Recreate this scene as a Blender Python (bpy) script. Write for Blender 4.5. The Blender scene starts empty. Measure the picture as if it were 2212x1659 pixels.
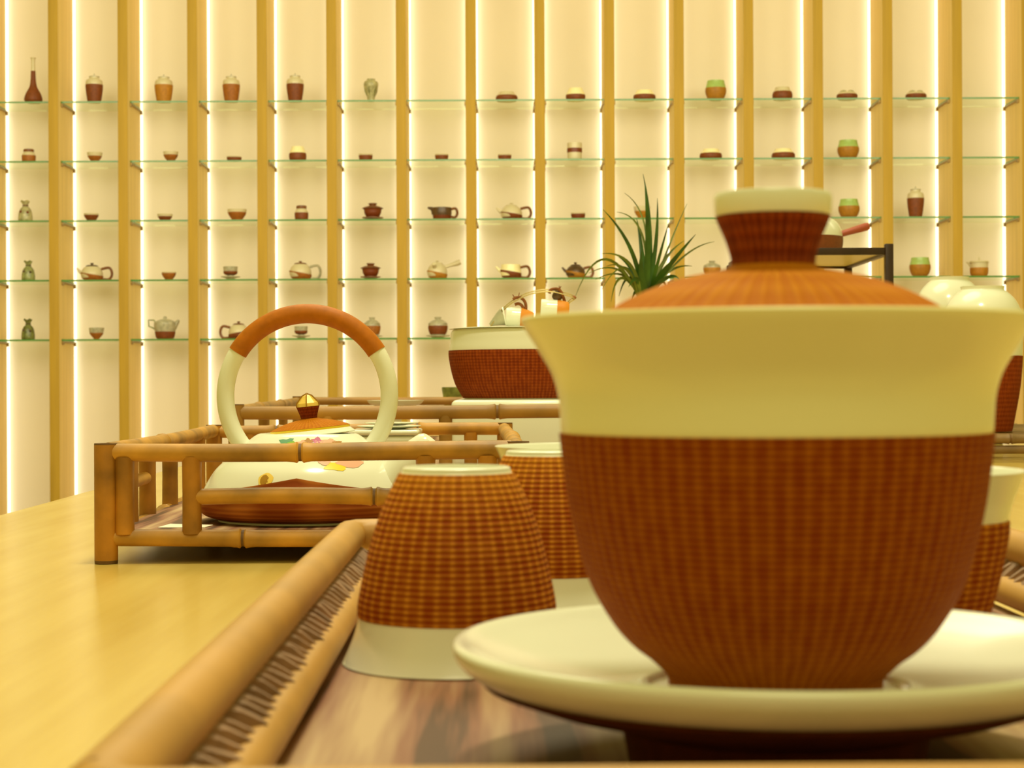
import bpy, math, random
from mathutils import Vector, Matrix
random.seed(4)
PI = math.pi
S = bpy.context.scene
COL = S.collection

# ---------------------------------------------------------------- camera
F = 3900.0            # focal length in pixels of a 2212 px wide frame
CAMZ = 0.86
TABLE = 0.75
ROLL = 0.0045
cr, sr = math.cos(ROLL), math.sin(ROLL)
def P(px, py, D):
    """point at distance D (along the view axis) seen at pixel (px, py)"""
    u, v = (px - 1106.0) / F * D, (829.5 - py) / F * D
    return Vector((u * cr + v * sr, D, CAMZ - u * sr + v * cr))
cam = bpy.data.cameras.new('camera'); camo = bpy.data.objects.new('camera', cam); COL.objects.link(camo)
cam.sensor_width = 36.0; cam.lens = F / 2212.0 * 36.0
cam.clip_start = 0.01; cam.clip_end = 60
m = Matrix(((cr, sr, 0, 0), (0, 0, -1, 0), (-sr, cr, 0, CAMZ), (0, 0, 0, 1)))
camo.matrix_world = m
cam.dof.use_dof = True; cam.dof.focus_distance = 1.22; cam.dof.aperture_fstop = 40
S.camera = camo
# ---------------------------------------------------------------- world, lamps, exposure
w = bpy.data.worlds.new('world'); S.world = w; w.use_nodes = True
bg = w.node_tree.nodes['Background']; bg.inputs[0].default_value = (1.0, 0.83, 0.18, 1); bg.inputs[1].default_value = 0.53
def lamp(name, loc, tgt, size, watt, col, spread=180):
    l = bpy.data.lights.new(name, 'AREA'); l.shape = 'DISK'; l.size = size; l.energy = watt; l.color = col
    l.spread = math.radians(spread)
    o = bpy.data.objects.new(name, l); COL.objects.link(o); o.location = loc
    o.rotation_euler = (Vector(tgt) - Vector(loc)).to_track_quat('-Z', 'Y').to_euler()
WARM = (1.0, 0.925, 0.62)
lamp('ceiling_downlight', (0.1, 1.0, 3.0), (0.1, 0.95, 0.75), 0.35, 36, WARM)
lamp('soft_overhead_fill', (-0.2, 2.9, 3.1), (0.0, 2.4, 0.75), 1.6, 38, WARM)  # unseen soft lamp added over the table, wide so highlights stay few
lamp('soft_overhead_fill', (0.0, -0.9, 2.9), (0.0, 0.8, 0.8), 1.4, 13, WARM)  # unseen fill added from the camera side for the cup fronts
for lx in (-2.3, 0.0, 2.3):
    lamp('wall_fill', (lx, 4.2, 2.9), (lx * 0.9, 8.4, 0.75), 2.2, 66, (1.0, 0.895, 0.62))  # added unseen lamps that fill the back wall with even light
S.view_settings.view_transform = 'Standard'; S.view_settings.look = 'None'
S.view_settings.exposure = 0.0; S.view_settings.gamma = 1.0; S.view_settings.use_curve_mapping = False

# ---------------------------------------------------------------- materials
def new_mat(name):
    M = bpy.data.materials.new(name); M.use_nodes = True
    nt = M.node_tree; b = nt.nodes['Principled BSDF']
    return M, nt, b
def N(nt, t, **k):
    n = nt.nodes.new(t)
    for a, v in k.items():
        if a.startswith('i_'): n.inputs[a[2:].replace('_', ' ')].default_value = v
        else: setattr(n, a, v)
    return n
def plain(name, col, rough=0.5, metal=0.0, spec=0.5, var=0.0, scale=20, coat=0.0, vec=(1, 1, 1), bump=0.0):
    M, nt, b = new_mat(name)
    b.inputs['Base Color'].default_value = (*col, 1); b.inputs['Roughness'].default_value = rough
    b.inputs['Metallic'].default_value = metal; b.inputs['Specular IOR Level'].default_value = spec
    b.inputs['Coat Weight'].default_value = coat
    if var > 0 or bump > 0:
        tc = N(nt, 'ShaderNodeTexCoord'); mp = N(nt, 'ShaderNodeMapping'); mp.inputs['Scale'].default_value = vec
        no = N(nt, 'ShaderNodeTexNoise'); no.inputs['Scale'].default_value = scale; no.inputs['Detail'].default_value = 5
        nt.links.new(tc.outputs['Object'], mp.inputs[0]); nt.links.new(mp.outputs[0], no.inputs['Vector'])
        cp = N(nt, 'ShaderNodeValToRGB'); e = cp.color_ramp.elements
        e[0].position = 0.3; e[1].position = 0.7
        e[0].color = (*[c * (1 - var) for c in col], 1); e[1].color = (*[min(1, c * (1 + var)) for c in col], 1)
        nt.links.new(no.outputs[0], cp.inputs[0]); nt.links.new(cp.outputs[0], b.inputs['Base Color'])
        if bump > 0:
            bp = N(nt, 'ShaderNodeBump'); bp.inputs['Strength'].default_value = bump; bp.inputs['Distance'].default_value = 0.001
            nt.links.new(no.outputs[0], bp.inputs['Height']); nt.links.new(bp.outputs[0], b.inputs['Normal'])
    return M
def weave(name, light, dark, nu, nv, rough=0.75, hl=0.5, foot=0.0, con=1.0, row=0.22):
    """bamboo thread weave on UV: nu uprights round the pot, nv rows; light flecks where the uprights surface"""
    M, nt, b = new_mat(name); L = nt.links.new
    uv = N(nt, 'ShaderNodeUVMap'); sp = N(nt, 'ShaderNodeSeparateXYZ'); L(uv.outputs[0], sp.inputs[0])
    def math_(op, a, bb=None, cc=None):
        n = N(nt, 'ShaderNodeMath', operation=op)
        for i, x in enumerate((a, bb, cc)):
            if x is None: continue
            if hasattr(x, 'links') or hasattr(x, 'is_linked'): L(x, n.inputs[i])
            else: n.inputs[i].default_value = x
        return n.outputs[0]
    un = math_('MULTIPLY', sp.outputs[0], nu * 2 * PI); vn = math_('MULTIPLY', sp.outputs[1], nv * 2 * PI)
    cu = math_('MULTIPLY_ADD', math_('COSINE', un), 0.5, 0.5)
    cv = math_('MULTIPLY_ADD', math_('COSINE', vn), 0.5, 0.5)
    # slow irregularity between uprights
    tc = N(nt, 'ShaderNodeTexNoise'); tc.noise_dimensions = '2D'; tc.inputs['Scale'].default_value = 1.0; tc.inputs['Detail'].default_value = 2
    cmb = N(nt, 'ShaderNodeCombineXYZ'); L(math_('MULTIPLY', sp.outputs[0], nu * 1.0), cmb.inputs[0]); L(math_('MULTIPLY', sp.outputs[1], nv * 0.35), cmb.inputs[1])
    L(cmb.outputs[0], tc.inputs['Vector'])
    fl = math_('MULTIPLY', math_('POWER', cu, 3.0), cv)
    t = math_('ADD', math_('MULTIPLY', math_('POWER', cu, 2.0), 0.35 * con), math_('MULTIPLY', fl, hl))
    t = math_('ADD', t, math_('MULTIPLY', math_('SUBTRACT', tc.outputs[0], 0.5), 0.9 * con))
    t = math_('ADD', t, math_('MULTIPLY', cv, row))
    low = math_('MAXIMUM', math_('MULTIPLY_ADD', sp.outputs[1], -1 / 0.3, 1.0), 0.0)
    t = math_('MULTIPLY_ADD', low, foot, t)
    cp = N(nt, 'ShaderNodeValToRGB'); e = cp.color_ramp.elements
    e[0].position = 0.0; e[0].color = (*dark, 1); e[1].position = 1.0; e[1].color = (*light, 1)
    L(t, cp.inputs[0]); L(cp.outputs[0], b.inputs['Base Color'])
    bp = N(nt, 'ShaderNodeBump'); bp.inputs['Strength'].default_value = 0.5; bp.inputs['Distance'].default_value = 0.0006
    L(math_('ADD', cv, cu), bp.inputs['Height']); L(bp.outputs[0], b.inputs['Normal'])
    b.inputs['Roughness'].default_value = rough; b.inputs['Specular IOR Level'].default_value = 0.1
    return M
def emis(name, col, st):
    M, nt, b = new_mat(name); b.inputs['Emission Color'].default_value = (*col, 1); b.inputs['Emission Strength'].default_value = st
    b.inputs['Base Color'].default_value = (*col, 1); return M

white = plain('white_glaze', (0.83, 0.85, 0.73), 0.18, coat=0.2)
ivory = plain('ivory_glaze', (0.92, 0.87, 0.52), 0.22)
shelf_white = plain('pale_shelf_glaze', (0.64, 0.58, 0.38), 0.3)
grey_glaze = plain('grey_glaze', (0.42, 0.40, 0.28), 0.3, var=0.25, scale=60)
celadon = plain('celadon_glaze', (0.26, 0.29, 0.11), 0.3, var=0.45, scale=70)
celadon_dark = plain('celadon_dark_glaze', (0.15, 0.17, 0.045), 0.3, var=0.6, scale=70)
celadon_pale = plain('celadon_pale_glaze', (0.4, 0.38, 0.2), 0.3, var=0.35, scale=60)
green_glaze = plain('green_glaze', (0.36, 0.52, 0.15), 0.3, var=0.12, scale=40)
ochre = plain('ochre_clay', (0.38, 0.17, 0.012), 0.6, var=0.15, scale=60)
red_clay = plain('red_clay', (0.17, 0.032, 0.005), 0.45)
dark_clay = plain('dark_clay', (0.085, 0.045, 0.018), 0.35, var=0.4, scale=50)
lid_clay = plain('brown_clay', (0.19, 0.065, 0.015), 0.4, var=0.3, scale=40)
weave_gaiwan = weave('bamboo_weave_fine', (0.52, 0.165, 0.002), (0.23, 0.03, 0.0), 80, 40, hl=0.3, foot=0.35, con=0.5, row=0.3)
weave_lid = weave('bamboo_weave_lid', (0.60, 0.24, 0.006), (0.44, 0.13, 0.003), 60, 10, hl=0.15, con=0.7)
weave_knob = weave('bamboo_weave_knob', (0.36, 0.07, 0.008), (0.15, 0.02, 0.003), 40, 10, hl=0.2)
weave_cup = weave('bamboo_weave_cup', (0.66, 0.27, 0.02), (0.25, 0.035, 0.001), 40, 25, hl=0.4, foot=0.4, con=0.5, row=0.34)
weave_pot = weave('bamboo_weave_pot', (0.6, 0.22, 0.035), (0.24, 0.05, 0.006), 9, 16, hl=0.15)
weave_basin = weave('bamboo_weave_basin', (0.4, 0.085, 0.01), (0.2, 0.03, 0.004), 120, 34, hl=0.2)
weave_grip = plain('cane_wrap', (0.45, 0.135, 0.004), 0.55, spec=0.25, var=0.12, scale=160)
shelf_brown = plain('shelf_weave_dark', (0.19, 0.045, 0.005), 0.6, var=0.2, scale=80)
shelf_brown2 = plain('shelf_weave_mid', (0.33, 0.11, 0.01), 0.6, var=0.2, scale=80)
shelf_orange = plain('shelf_weave_orange', (0.44, 0.19, 0.013), 0.6, var=0.15, scale=80)
bamboo = plain('bamboo', (0.43, 0.21, 0.026), 0.5, var=0.5, scale=26, vec=(1, 1, 1), bump=0.15)
bamboo_dark = plain('bamboo_node', (0.14, 0.065, 0.018), 0.6, var=0.3, scale=60)
bamboo_brown = plain('bamboo_brown', (0.33, 0.165, 0.03), 0.5, var=0.4, scale=12)
bamboo_aged = plain('bamboo_aged', (0.22, 0.13, 0.05), 0.5, var=0.35, scale=18)
bamboo_post = plain('bamboo_post', (0.38, 0.16, 0.014), 0.5, var=0.45, scale=30)
rattan = plain('rattan_rail', (0.48, 0.255, 0.055), 0.5, var=0.15, scale=25)
strand = plain('rattan_strand', (0.50, 0.33, 0.23), 0.6, var=0.35, scale=120)
strand_dark = plain('rattan_strand_dark', (0.30, 0.18, 0.11), 0.7, var=0.3, scale=120)
card = plain('paper', (0.85, 0.8, 0.66), 0.8)
gold = plain('gold_paint', (0.92, 0.66, 0.14), 0.3, metal=0.1)
gold_dark = plain('gold_line', (0.4, 0.2, 0.01), 0.4)
pink = plain('pink_enamel', (0.78, 0.42, 0.3), 0.3)
magenta = plain('magenta_enamel', (0.5, 0.1, 0.25), 0.3)
teal = plain('teal_enamel', (0.14, 0.35, 0.22), 0.3)
green = plain('green_enamel', (0.25, 0.5, 0.06), 0.3)
yellow = plain('yellow_enamel', (0.95, 0.68, 0.02), 0.3)
orange_card = plain('orange_sleeve', (0.72, 0.26, 0.015), 0.5)
rope = plain('brown_rope', (0.25, 0.08, 0.015), 0.8, var=0.3, scale=200)
wire = plain('pale_wire', (0.55, 0.42, 0.18), 0.25, metal=0.6)
darkwood = plain('dark_wood', (0.035, 0.014, 0.008), 0.35, var=0.3, scale=20)
leafm = plain('leaf_green', (0.035, 0.10, 0.008), 0.4, var=0.5, scale=30)
leaf_pale = plain('leaf_olive', (0.13, 0.17, 0.015), 0.45, var=0.4, scale=30)
shaded_weave = plain('shaded_weave', (0.07, 0.016, 0.001), 0.8, spec=0.1, var=0.2, scale=200)  # brown weave, darkened to hold the shade under the saucer
metal = plain('bracket_metal', (0.34, 0.22, 0.07), 0.35, metal=0.5)
wallm = plain('wall_paint', (0.82, 0.78, 0.65), 0.8, var=0.02, scale=2)
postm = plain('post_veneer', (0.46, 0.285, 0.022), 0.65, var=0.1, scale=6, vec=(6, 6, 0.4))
floorm = plain('floor_boards', (0.35, 0.22, 0.1), 0.5, var=0.2, scale=3)
led = emis('led_strip_light', (1.0, 0.92, 0.74), 1.6)
frosted = plain('frosted_panel', (0.6, 0.52, 0.3), 0.4)

def glass_mat():
    M = bpy.data.materials.new('shelf_glass'); M.use_nodes = True; nt = M.node_tree
    nt.nodes.remove(nt.nodes['Principled BSDF']); out = nt.nodes['Material Output']
    t = N(nt, 'ShaderNodeBsdfTransparent'); t.inputs[0].default_value = (0.955, 0.98, 0.92, 1)
    g = N(nt, 'ShaderNodeBsdfGlossy'); g.inputs[0].default_value = (0.8, 0.9, 0.7, 1); g.inputs['Roughness'].default_value = 0.05
    mx = N(nt, 'ShaderNodeMixShader'); mx.inputs[0].default_value = 0.03
    nt.links.new(t.outputs[0], mx.inputs[1]); nt.links.new(g.outputs[0], mx.inputs[2]); nt.links.new(mx.outputs[0], out.inputs[0])
    return M
glass = glass_mat()
post_side = plain('post_side_pale', (0.80, 0.60, 0.22), 0.7, var=0.06, scale=6, vec=(6, 6, 0.4))  # side faces in a paler tone than the post front
glass_edge = plain('glass_edge', (0.08, 0.25, 0.05), 0.2)
def table_mat():
    M, nt, b = new_mat('table_wood'); L = nt.links.new
    tc = N(nt, 'ShaderNodeTexCoord'); mp = N(nt, 'ShaderNodeMapping'); mp.inputs['Scale'].default_value = (14, 1.1, 4); mp.inputs['Rotation'].default_value = (0, 0, 0.5)
    no = N(nt, 'ShaderNodeTexNoise'); no.inputs['Scale'].default_value = 3; no.inputs['Detail'].default_value = 7
    L(tc.outputs['Object'], mp.inputs[0]); L(mp.outputs[0], no.inputs['Vector'])
    cp = N(nt, 'ShaderNodeValToRGB'); e = cp.color_ramp.elements
    e[0].position = 0.3; e[0].color = (0.60, 0.41, 0.085, 1); e[1].position = 0.72; e[1].color = (0.71, 0.52, 0.14, 1)
    L(no.outputs[0], cp.inputs[0]); L(cp.outputs[0], b.inputs['Base Color']); b.inputs['Roughness'].default_value = 0.27
    b.inputs['Coat Weight'].default_value = 0.25; b.inputs['Coat Roughness'].default_value = 0.2
    return M
tablem = table_mat()
def tray_floor_mat():
    M, nt, b = new_mat('woven_tray_floor'); L = nt.links.new
    tc = N(nt, 'ShaderNodeTexCoord'); mp = N(nt, 'ShaderNodeMapping'); mp.inputs['Scale'].default_value = (80, 4, 1)
    no = N(nt, 'ShaderNodeTexNoise'); no.inputs['Scale'].default_value = 1.0; no.inputs['Detail'].default_value = 4
    L(tc.outputs['Object'], mp.inputs[0]); L(mp.outputs[0], no.inputs['Vector'])
    cp = N(nt, 'ShaderNodeValToRGB'); e = cp.color_ramp.elements
    e[0].position = 0.41; e[0].color = (0.09, 0.035, 0.01, 1); e[1].position = 0.66; e[1].color = (0.50, 0.34, 0.18, 1)
    x = cp.color_ramp.elements.new(0.47); x.color = (0.25, 0.10, 0.05, 1)
    L(no.outputs[0], cp.inputs[0]); L(cp.outputs[0], b.inputs['Base Color']); b.inputs['Roughness'].default_value = 0.6
    return M
trayfloor = tray_floor_mat()

# ---------------------------------------------------------------- mesh builder
class MB:
    def __init__(s): s.v = []; s.f = []; s.m = []; s.uv = []
    def add(s, vs, fs, mi=0, uvs=None, M=None):
        o = len(s.v); s.v += [tuple(M @ Vector(p)) if M else tuple(p) for p in vs]
        for i, f in enumerate(fs):
            s.f.append([o + k for k in f]); s.m.append(mi if isinstance(mi, int) else mi[i])
            s.uv.append(uvs[i] if uvs else [(0, 0)] * len(f))
        return s
    def lathe(s, prof, seg=48, mi=0, M=None, closed=False, vr=None, wave=None):
        """prof: (r, z) list; mi int or one index per band; wave(angle, k) -> dz for profile point k"""
        n = len(prof); vs = []; fs = []; uvs = []; mis = []
        L = [0]
        for a, b in zip(prof, prof[1:]): L.append(L[-1] + math.hypot(a[0] - b[0], a[1] - b[1]))
        T = L[-1] or 1
        v_ = [l / T for l in L]
        if vr: v_ = [min(1, max(0, (p[1] - vr[0]) / (vr[1] - vr[0]))) for p in prof]
        for j in range(seg):
            a = 2 * PI * j / seg
            for k, (r, z) in enumerate(prof):
                dz = wave(a, k) if wave else 0
                vs.append((r * math.cos(a), r * math.sin(a), z + dz))
        kk = range(n if closed else n - 1)
        for j in range(seg):
            j2 = (j + 1) % seg
            for k in kk:
                k2 = (k + 1) % n
                if prof[k][0] < 1e-7 and prof[k2][0] < 1e-7: continue
                fs.append((j * n + k, j2 * n + k, j2 * n + k2, j * n + k2))
                uvs.append(((j / seg, v_[k]), ((j + 1) / seg, v_[k]), ((j + 1) / seg, v_[k2]), (j / seg, v_[k2])))
                mis.append(mi if isinstance(mi, int) else mi[k])
        return s.add(vs, fs, mis, uvs, M)
    def tube(s, pts, rad, seg=12, mi=0, M=None, flat=1.0, cap=True):
        pts = [Vector(p) for p in pts]; n = len(pts)
        if not hasattr(rad, '__len__'): rad = [rad] * n
        vs = []; fs = []; uvs = []; mis = []
        t0 = (pts[1] - pts[0]).normalized()
        up = Vector((0, 0, 1)) if abs(t0.z) < 0.9 else Vector((0, 1, 0))
        nrm = (up - t0 * up.dot(t0)).normalized()
        for i in range(n):
            t = (pts[min(i + 1, n - 1)] - pts[max(i - 1, 0)]).normalized()
            nrm = (nrm - t * nrm.dot(t)).normalized(); bi = t.cross(nrm)
            for j in range(seg):
                a = 2 * PI * j / seg
                vs.append(pts[i] + nrm * math.cos(a) * rad[i] + bi * math.sin(a) * rad[i] * flat)
        for i in range(n - 1):
            for j in range(seg):
                j2 = (j + 1) % seg
                fs.append((i * seg + j, i * seg + j2, (i + 1) * seg + j2, (i + 1) * seg + j))
                uvs.append(((j / seg, i / (n - 1)), ((j + 1) / seg, i / (n - 1)), ((j + 1) / seg, (i + 1) / (n - 1)), (j / seg, (i + 1) / (n - 1))))
                mis.append(mi if isinstance(mi, int) else mi[i])
        if cap:
            c = mi if isinstance(mi, int) else mi[0]
            fs.append(tuple(range(seg))[::-1]); uvs.append([(0, 0)] * seg); mis.append(c)
            c = mi if isinstance(mi, int) else mi[-1]
            fs.append(tuple((n - 1) * seg + j for j in range(seg))); uvs.append([(0, 0)] * seg); mis.append(c)
        return s.add(vs, fs, mis, uvs, M)
    def box(s, lo, hi, mi=0, M=None, bev=0.0):
        x0, y0, z0 = lo; x1, y1, z1 = hi
        if bev <= 0:
            vs = [(x0, y0, z0), (x1, y0, z0), (x1, y1, z0), (x0, y1, z0), (x0, y0, z1), (x1, y0, z1), (x1, y1, z1), (x0, y1, z1)]
            fs = [(3, 2, 1, 0), (4, 5, 6, 7), (0, 1, 5, 4), (1, 2, 6, 5), (2, 3, 7, 6), (3, 0, 4, 7)]
            return s.add(vs, fs, mi, None, M)
        b = bev; prof = []
        def ring(ins, z): 
            r = []
            for cx, cy, a0 in ((x1 - b, y1 - b, 0), (x0 + b, y1 - b, 90), (x0 + b, y0 + b, 180), (x1 - b, y0 + b, 270)):
                for q in range(4):
                    a = math.radians(a0 + 30 * q); rr = b - ins
                    r.append((cx + rr * math.cos(a), cy + rr * math.sin(a), z))
            return r
        rings = []
        for q in range(4):
            a = PI / 2 * q / 3; rings.append(ring(b * (1 - math.sin(a)), z0 + b * (1 - math.cos(a))))
        for q in range(4):
            a = PI / 2 * q / 3; rings.append(ring(b * (1 - math.cos(a)), z1 - b * (1 - math.sin(a))))
        vs = [p for r in rings for p in r]; fs = []
        for i in range(7):
            for j in range(16):
                j2 = (j + 1) % 16; fs.append((i * 16 + j, i * 16 + j2, (i + 1) * 16 + j2, (i + 1) * 16 + j))
        fs.append(tuple(range(16))[::-1]); fs.append(tuple(7 * 16 + j for j in range(16)))
        return s.add(vs, fs, mi, None, M)
    def build(s, name, mats, parent=None, smooth=True, loc=None):
        me = bpy.data.meshes.new(name); me.from_pydata(s.v, [], s.f)
        if not isinstance(mats, (list, tuple)): mats = [mats]
        for x in mats: me.materials.append(x)
        me.polygons.foreach_set('material_index', s.m)
        ul = me.uv_layers.new(name='UVMap'); ul.data.foreach_set('uv', [c for f in s.uv for p in f for c in p])
        if smooth:
            me.polygons.foreach_set('use_smooth', [True] * len(me.polygons)); me.set_sharp_from_angle(angle=math.radians(38))
        me.update()
        o = bpy.data.objects.new(name, me); COL.objects.link(o)
        if parent: o.parent = parent
        if loc is not None: o.location = loc
        return o
def thing(name, label, cat, loc=(0, 0, 0), rz=0, group=None):
    o = bpy.data.objects.new(name, None); COL.objects.link(o); o.empty_display_size = 0.03
    o.location = loc; o.rotation_euler = (0, 0, rz); return tag(o, label, cat, group)
def tag(o, label, cat, group=None):
    o['label'] = label; o['category'] = cat
    if group: o['group'] = group
    return o
def struct(o): o['kind'] = 'structure'; return o
def dup(root, loc, rz=None, label=None):
    r = root.copy(); COL.objects.link(r); r.location = loc
    if rz is not None: r.rotation_euler = (0, 0, rz)
    if label: r['label'] = label
    for ch in list(root.children):
        c = ch.copy(); COL.objects.link(c); c.parent = r
        for g in ch.children:
            d = g.copy(); COL.objects.link(d); d.parent = c
    return r
def smooth_prof(pts, n=6):
    """Catmull-Rom through (r,z) points"""
    out = []
    for i in range(len(pts) - 1):
        p0 = pts[max(i - 1, 0)]; p1 = pts[i]; p2 = pts[i + 1]; p3 = pts[min(i + 2, len(pts) - 1)]
        for k in range(n):
            t = k / n
            out.append(tuple(0.5 * (2 * b + (c - a) * t + (2 * a - 5 * b + 4 * c - d) * t * t + (-a + 3 * b - 3 * c + d) * t ** 3)
                             for a, b, c, d in zip(p0, p1, p2, p3)))
    out.append(tuple(pts[-1])); return out
def curve3(pts, n=8): return [Vector(p) for p in smooth_prof([tuple(p) for p in pts], n)]
def inner(prof, t):
    """inner wall of a vessel: profile pushed in by t, rim down to the centre"""
    r = []
    for (a, z) in reversed(prof): r.append((max(a - t, 0.0), z))
    return r
def Ry(a): return Matrix.Rotation(a, 4, 'Y')
def T(x, y, z): return Matrix.Translation((x, y, z))

# ================================================================= THE ROOM
WALL_Y = 8.6; FRONT = WALL_Y * 0.9635
struct(MB().box((-4.2, WALL_Y, 0), (4.2, WALL_Y + 0.1, 3.3)).build('wall_back', wallm, smooth=False))
struct(MB().box((-4.2, -2.2, -0.1), (4.2, WALL_Y + 0.1, 0)).build('floor', floorm, smooth=False))
ORD = ['leftmost', 'second', 'third', 'fourth', 'fifth', 'sixth', 'seventh', 'eighth', 'ninth', 'tenth']
def bay_words(b): return ('leftmost bay' if b == 0 else ORD[b] + ' bay from the left') if b <= 7 else ('rightmost bay' if b == 14 else ORD[14 - b] + ' bay from the right')
def px_front(k): return 115.5 + 150.27 * (k - 1)
k0 = FRONT / F; PW = 21.3 * k0
postx = [(px_front(k) - 1106) * k0 + 0.004 for k in range(16)]
def make_post(x, label):
    t = thing('wooden_post', label, 'post', (x, WALL_Y, 0), 0, 'vertical posts dividing the wall shelves')
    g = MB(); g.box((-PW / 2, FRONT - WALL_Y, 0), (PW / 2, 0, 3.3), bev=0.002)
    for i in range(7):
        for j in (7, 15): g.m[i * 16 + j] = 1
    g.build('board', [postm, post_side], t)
    for s in (-1, 1):
        a = s * PW / 2
        MB().box((min(a, a + s * 0.0055), -0.028, 0.02), (max(a, a + s * 0.0055), 0, 3.28)).build('light_strip', led, t, smooth=False)
    return t
post0 = None
for k, x in enumerate(postx):
    lab = ('golden wooden wall post, ' + ('cut by the left edge of the photo' if k == 0 else 'cut by the right edge of the photo' if k == 15 else
           (ORD[k - 1] if k > 1 else 'first') + ' full post from the left' if k <= 7 else (ORD[14 - k] if k < 14 else 'first') + ' full post from the right'))
    if post0 is None: post0 = make_post(x, lab)
    else: dup(post0, (x, WALL_Y, 0), None, lab)
# ---- glass shelves
SH_D = FRONT + 0.045                    # front edge of the glass
ROW_PX = [214, 342.6, 471, 599.6, 728]
ROW = ['top', 'second', 'third', 'fourth', 'bottom']
rowz = [CAMZ + (829 - y) / F * SH_D for y in ROW_PX]
BW = postx[1] - postx[0] - PW
def make_shelf(x, z, lab):
    t = thing('glass_shelf', lab, 'shelf', (x, SH_D, z), 0, 'glass shelves on the lit wall')
    d = WALL_Y - SH_D - 0.012
    g = MB(); g.box((-BW / 2 + 0.0015, 0, -0.0078), (BW / 2 - 0.0015, d, 0)); g.m = [0, 0, 1, 1, 0, 1]
    g.build('glass_pane', [glass, glass_edge], t, smooth=False)
    for s in (-1, 1):
        b = MB(); x0 = s * (BW / 2 - 0.0035)
        b.box((x0 - 0.003, 0.012, -0.0155), (x0 + 0.003, d, -0.0080))
        b.box((x0 - 0.0035, 0.004, -0.024), (x0 + 0.0035, 0.03, -0.0080), bev=0.001)
        b.box((x0 - 0.0035, d - 0.02, -0.028), (x0 + 0.0035, d, -0.0080), bev=0.001)
        b.build('bracket', metal, t)
    return t

# ---- crockery on the shelves.  sizes in photo pixels, turned to metres at the shelf
K = (SH_D + 0.05) / F
def bx(b): return (postx[b] + postx[b + 1]) / 2
def item_x(px): return (px - 1106) * K + 0.003
def part_lathe(t, name, prof, mat, seg=32, **kw):
    return MB().lathe(prof, seg, **kw).build(name, mat, t)
def split(prof, z0, z1, off=0.0006):
    """band of a fine profile between two heights, lying just outside it"""
    seg = [(r + off, z) for r, z in prof if z0 <= z <= z1 and r > 1e-5]
    return seg + [(r - 2 * off, z) for r, z in reversed(seg)]
def handle(t, x0, z0, x1, z1, bulge, rad, mat, M=None, name='handle'):
    pts = curve3([(x0, 0, z0), (x0 + bulge * 0.75, 0, z0 + (z0 - z1) * 0.12), (x0 + bulge, 0, (z0 + z1) / 2), (x0 + bulge * 0.7, 0, z1 - (z0 - z1) * 0.05), (x1, 0, z1)], 5)
    return MB().tube(pts, rad, 8).build(name, mat, t)
def vessel(name, lab, cat, grp, outline, w, h, body, sleeve=None, band=(0, 0.6), seg=32, open_top=True, thick=0.0022):
    """generic turned pot: outline = (r, z) in units of half-width and height"""
    t = thing(name, lab, cat, (0, 0, 0), 0, grp)
    R = w / 2 * K; H = h * K
    pr = smooth_prof([(r * R, z * H) for r, z in outline], 5)
    full = [(0, 0)] + pr
    if open_top: full = full + inner(pr, thick)[:-2] + [(0, thick)]
    else: full = full + [(0, pr[-1][1])]
    part_lathe(t, 'body', full, body, seg)
    if sleeve: part_lathe(t, 'woven_sleeve' if 'weave' in sleeve.name else 'lower_glaze', split(pr, band[0] * H, band[1] * H), sleeve, seg, closed=True)
    return t, R, H
JAR = [(0.72, 0), (0.8, 0.1), (0.95, 0.4), (1, 0.62), (0.97, 0.72), (0.88, 0.79), (0.62, 0.83), (0.6, 0.9)]
def lid_small(t, R, z, r, h, mat, knob=0.22, kh=0.5):
    MB().lathe([(0, z), (r, z), (r, z + h * 0.2), (r * 0.6, z + h * 0.34), (r * knob, z + h * 0.42), (r * knob * 0.8, z + h * 0.6), (r * knob * 1.2, z + h * 0.85), (r * knob, z + h), (0, z + h)], 24).build('lid', mat, t)
def jar(lab, w, h, sl):
    t, R, H = vessel('lidded_jar', lab, 'jar', 'lidded jars on the wall shelves', JAR, w, h, shelf_white, sl, (0, 0.63), open_top=False)
    lid_small(t, R, 0.89 * H, 0.62 * R, 0.12 * H, grey_glaze, 0.1); return t
def low_jar(lab, w, h, sl, top=None, frac=0.6):
    t, R, H = vessel('squat_jar', lab, 'jar', 'squat two-tone jars on the wall shelves', [(0.85, 0), (0.97, 0.15), (1, 0.35), (0.95, 0.55), (0.8, 0.8), (0.72, 0.94), (0.7, 1)], w, h, top or shelf_white, sl, (0, frac)); return t
def lobed(lab, w, h):
    t, R, H = vessel('notched_jar', lab, 'jar', 'squat jars with notched white tops', [(0.85, 0), (1, 0.2), (1, 0.42), (0.9, 0.6), (0.8, 0.7)], w, h, shelf_white, shelf_brown, (0, 0.52))
    for s in (-1, 1):
        MB().lathe(smooth_prof([(0, -0.5 * R), (0.36 * R, -0.3 * R), (0.4 * R, 0), (0.3 * R, 0.3 * R), (0, 0.42 * R)]), 20, M=T(s * 0.36 * R, 0, H - 0.44 * R)).build('lobe', celadon_pale, t)
    return t
def rpot(lab, w, h):
    t, R, H = vessel('round_pot', lab, 'pot', 'round green and ochre pots', [(0.55, 0), (0.8, 0.12), (0.99, 0.4), (0.98, 0.62), (0.86, 0.88), (0.83, 1)], w, h, green_glaze, ochre, (0, 0.66)); return t
def cup(lab, w, h, sl, top=None, frac=0.62, foot=0.45, grp='small cups and bowls on the wall shelves', name='tea_bowl'):
    t, R, H = vessel(name, lab, 'bowl', grp, [(foot, 0), (foot + 0.02, 0.08), (0.8, 0.42), (0.95, 0.72), (1, 1)], w, h, top or shelf_white, sl, (0, frac)); return t
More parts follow.
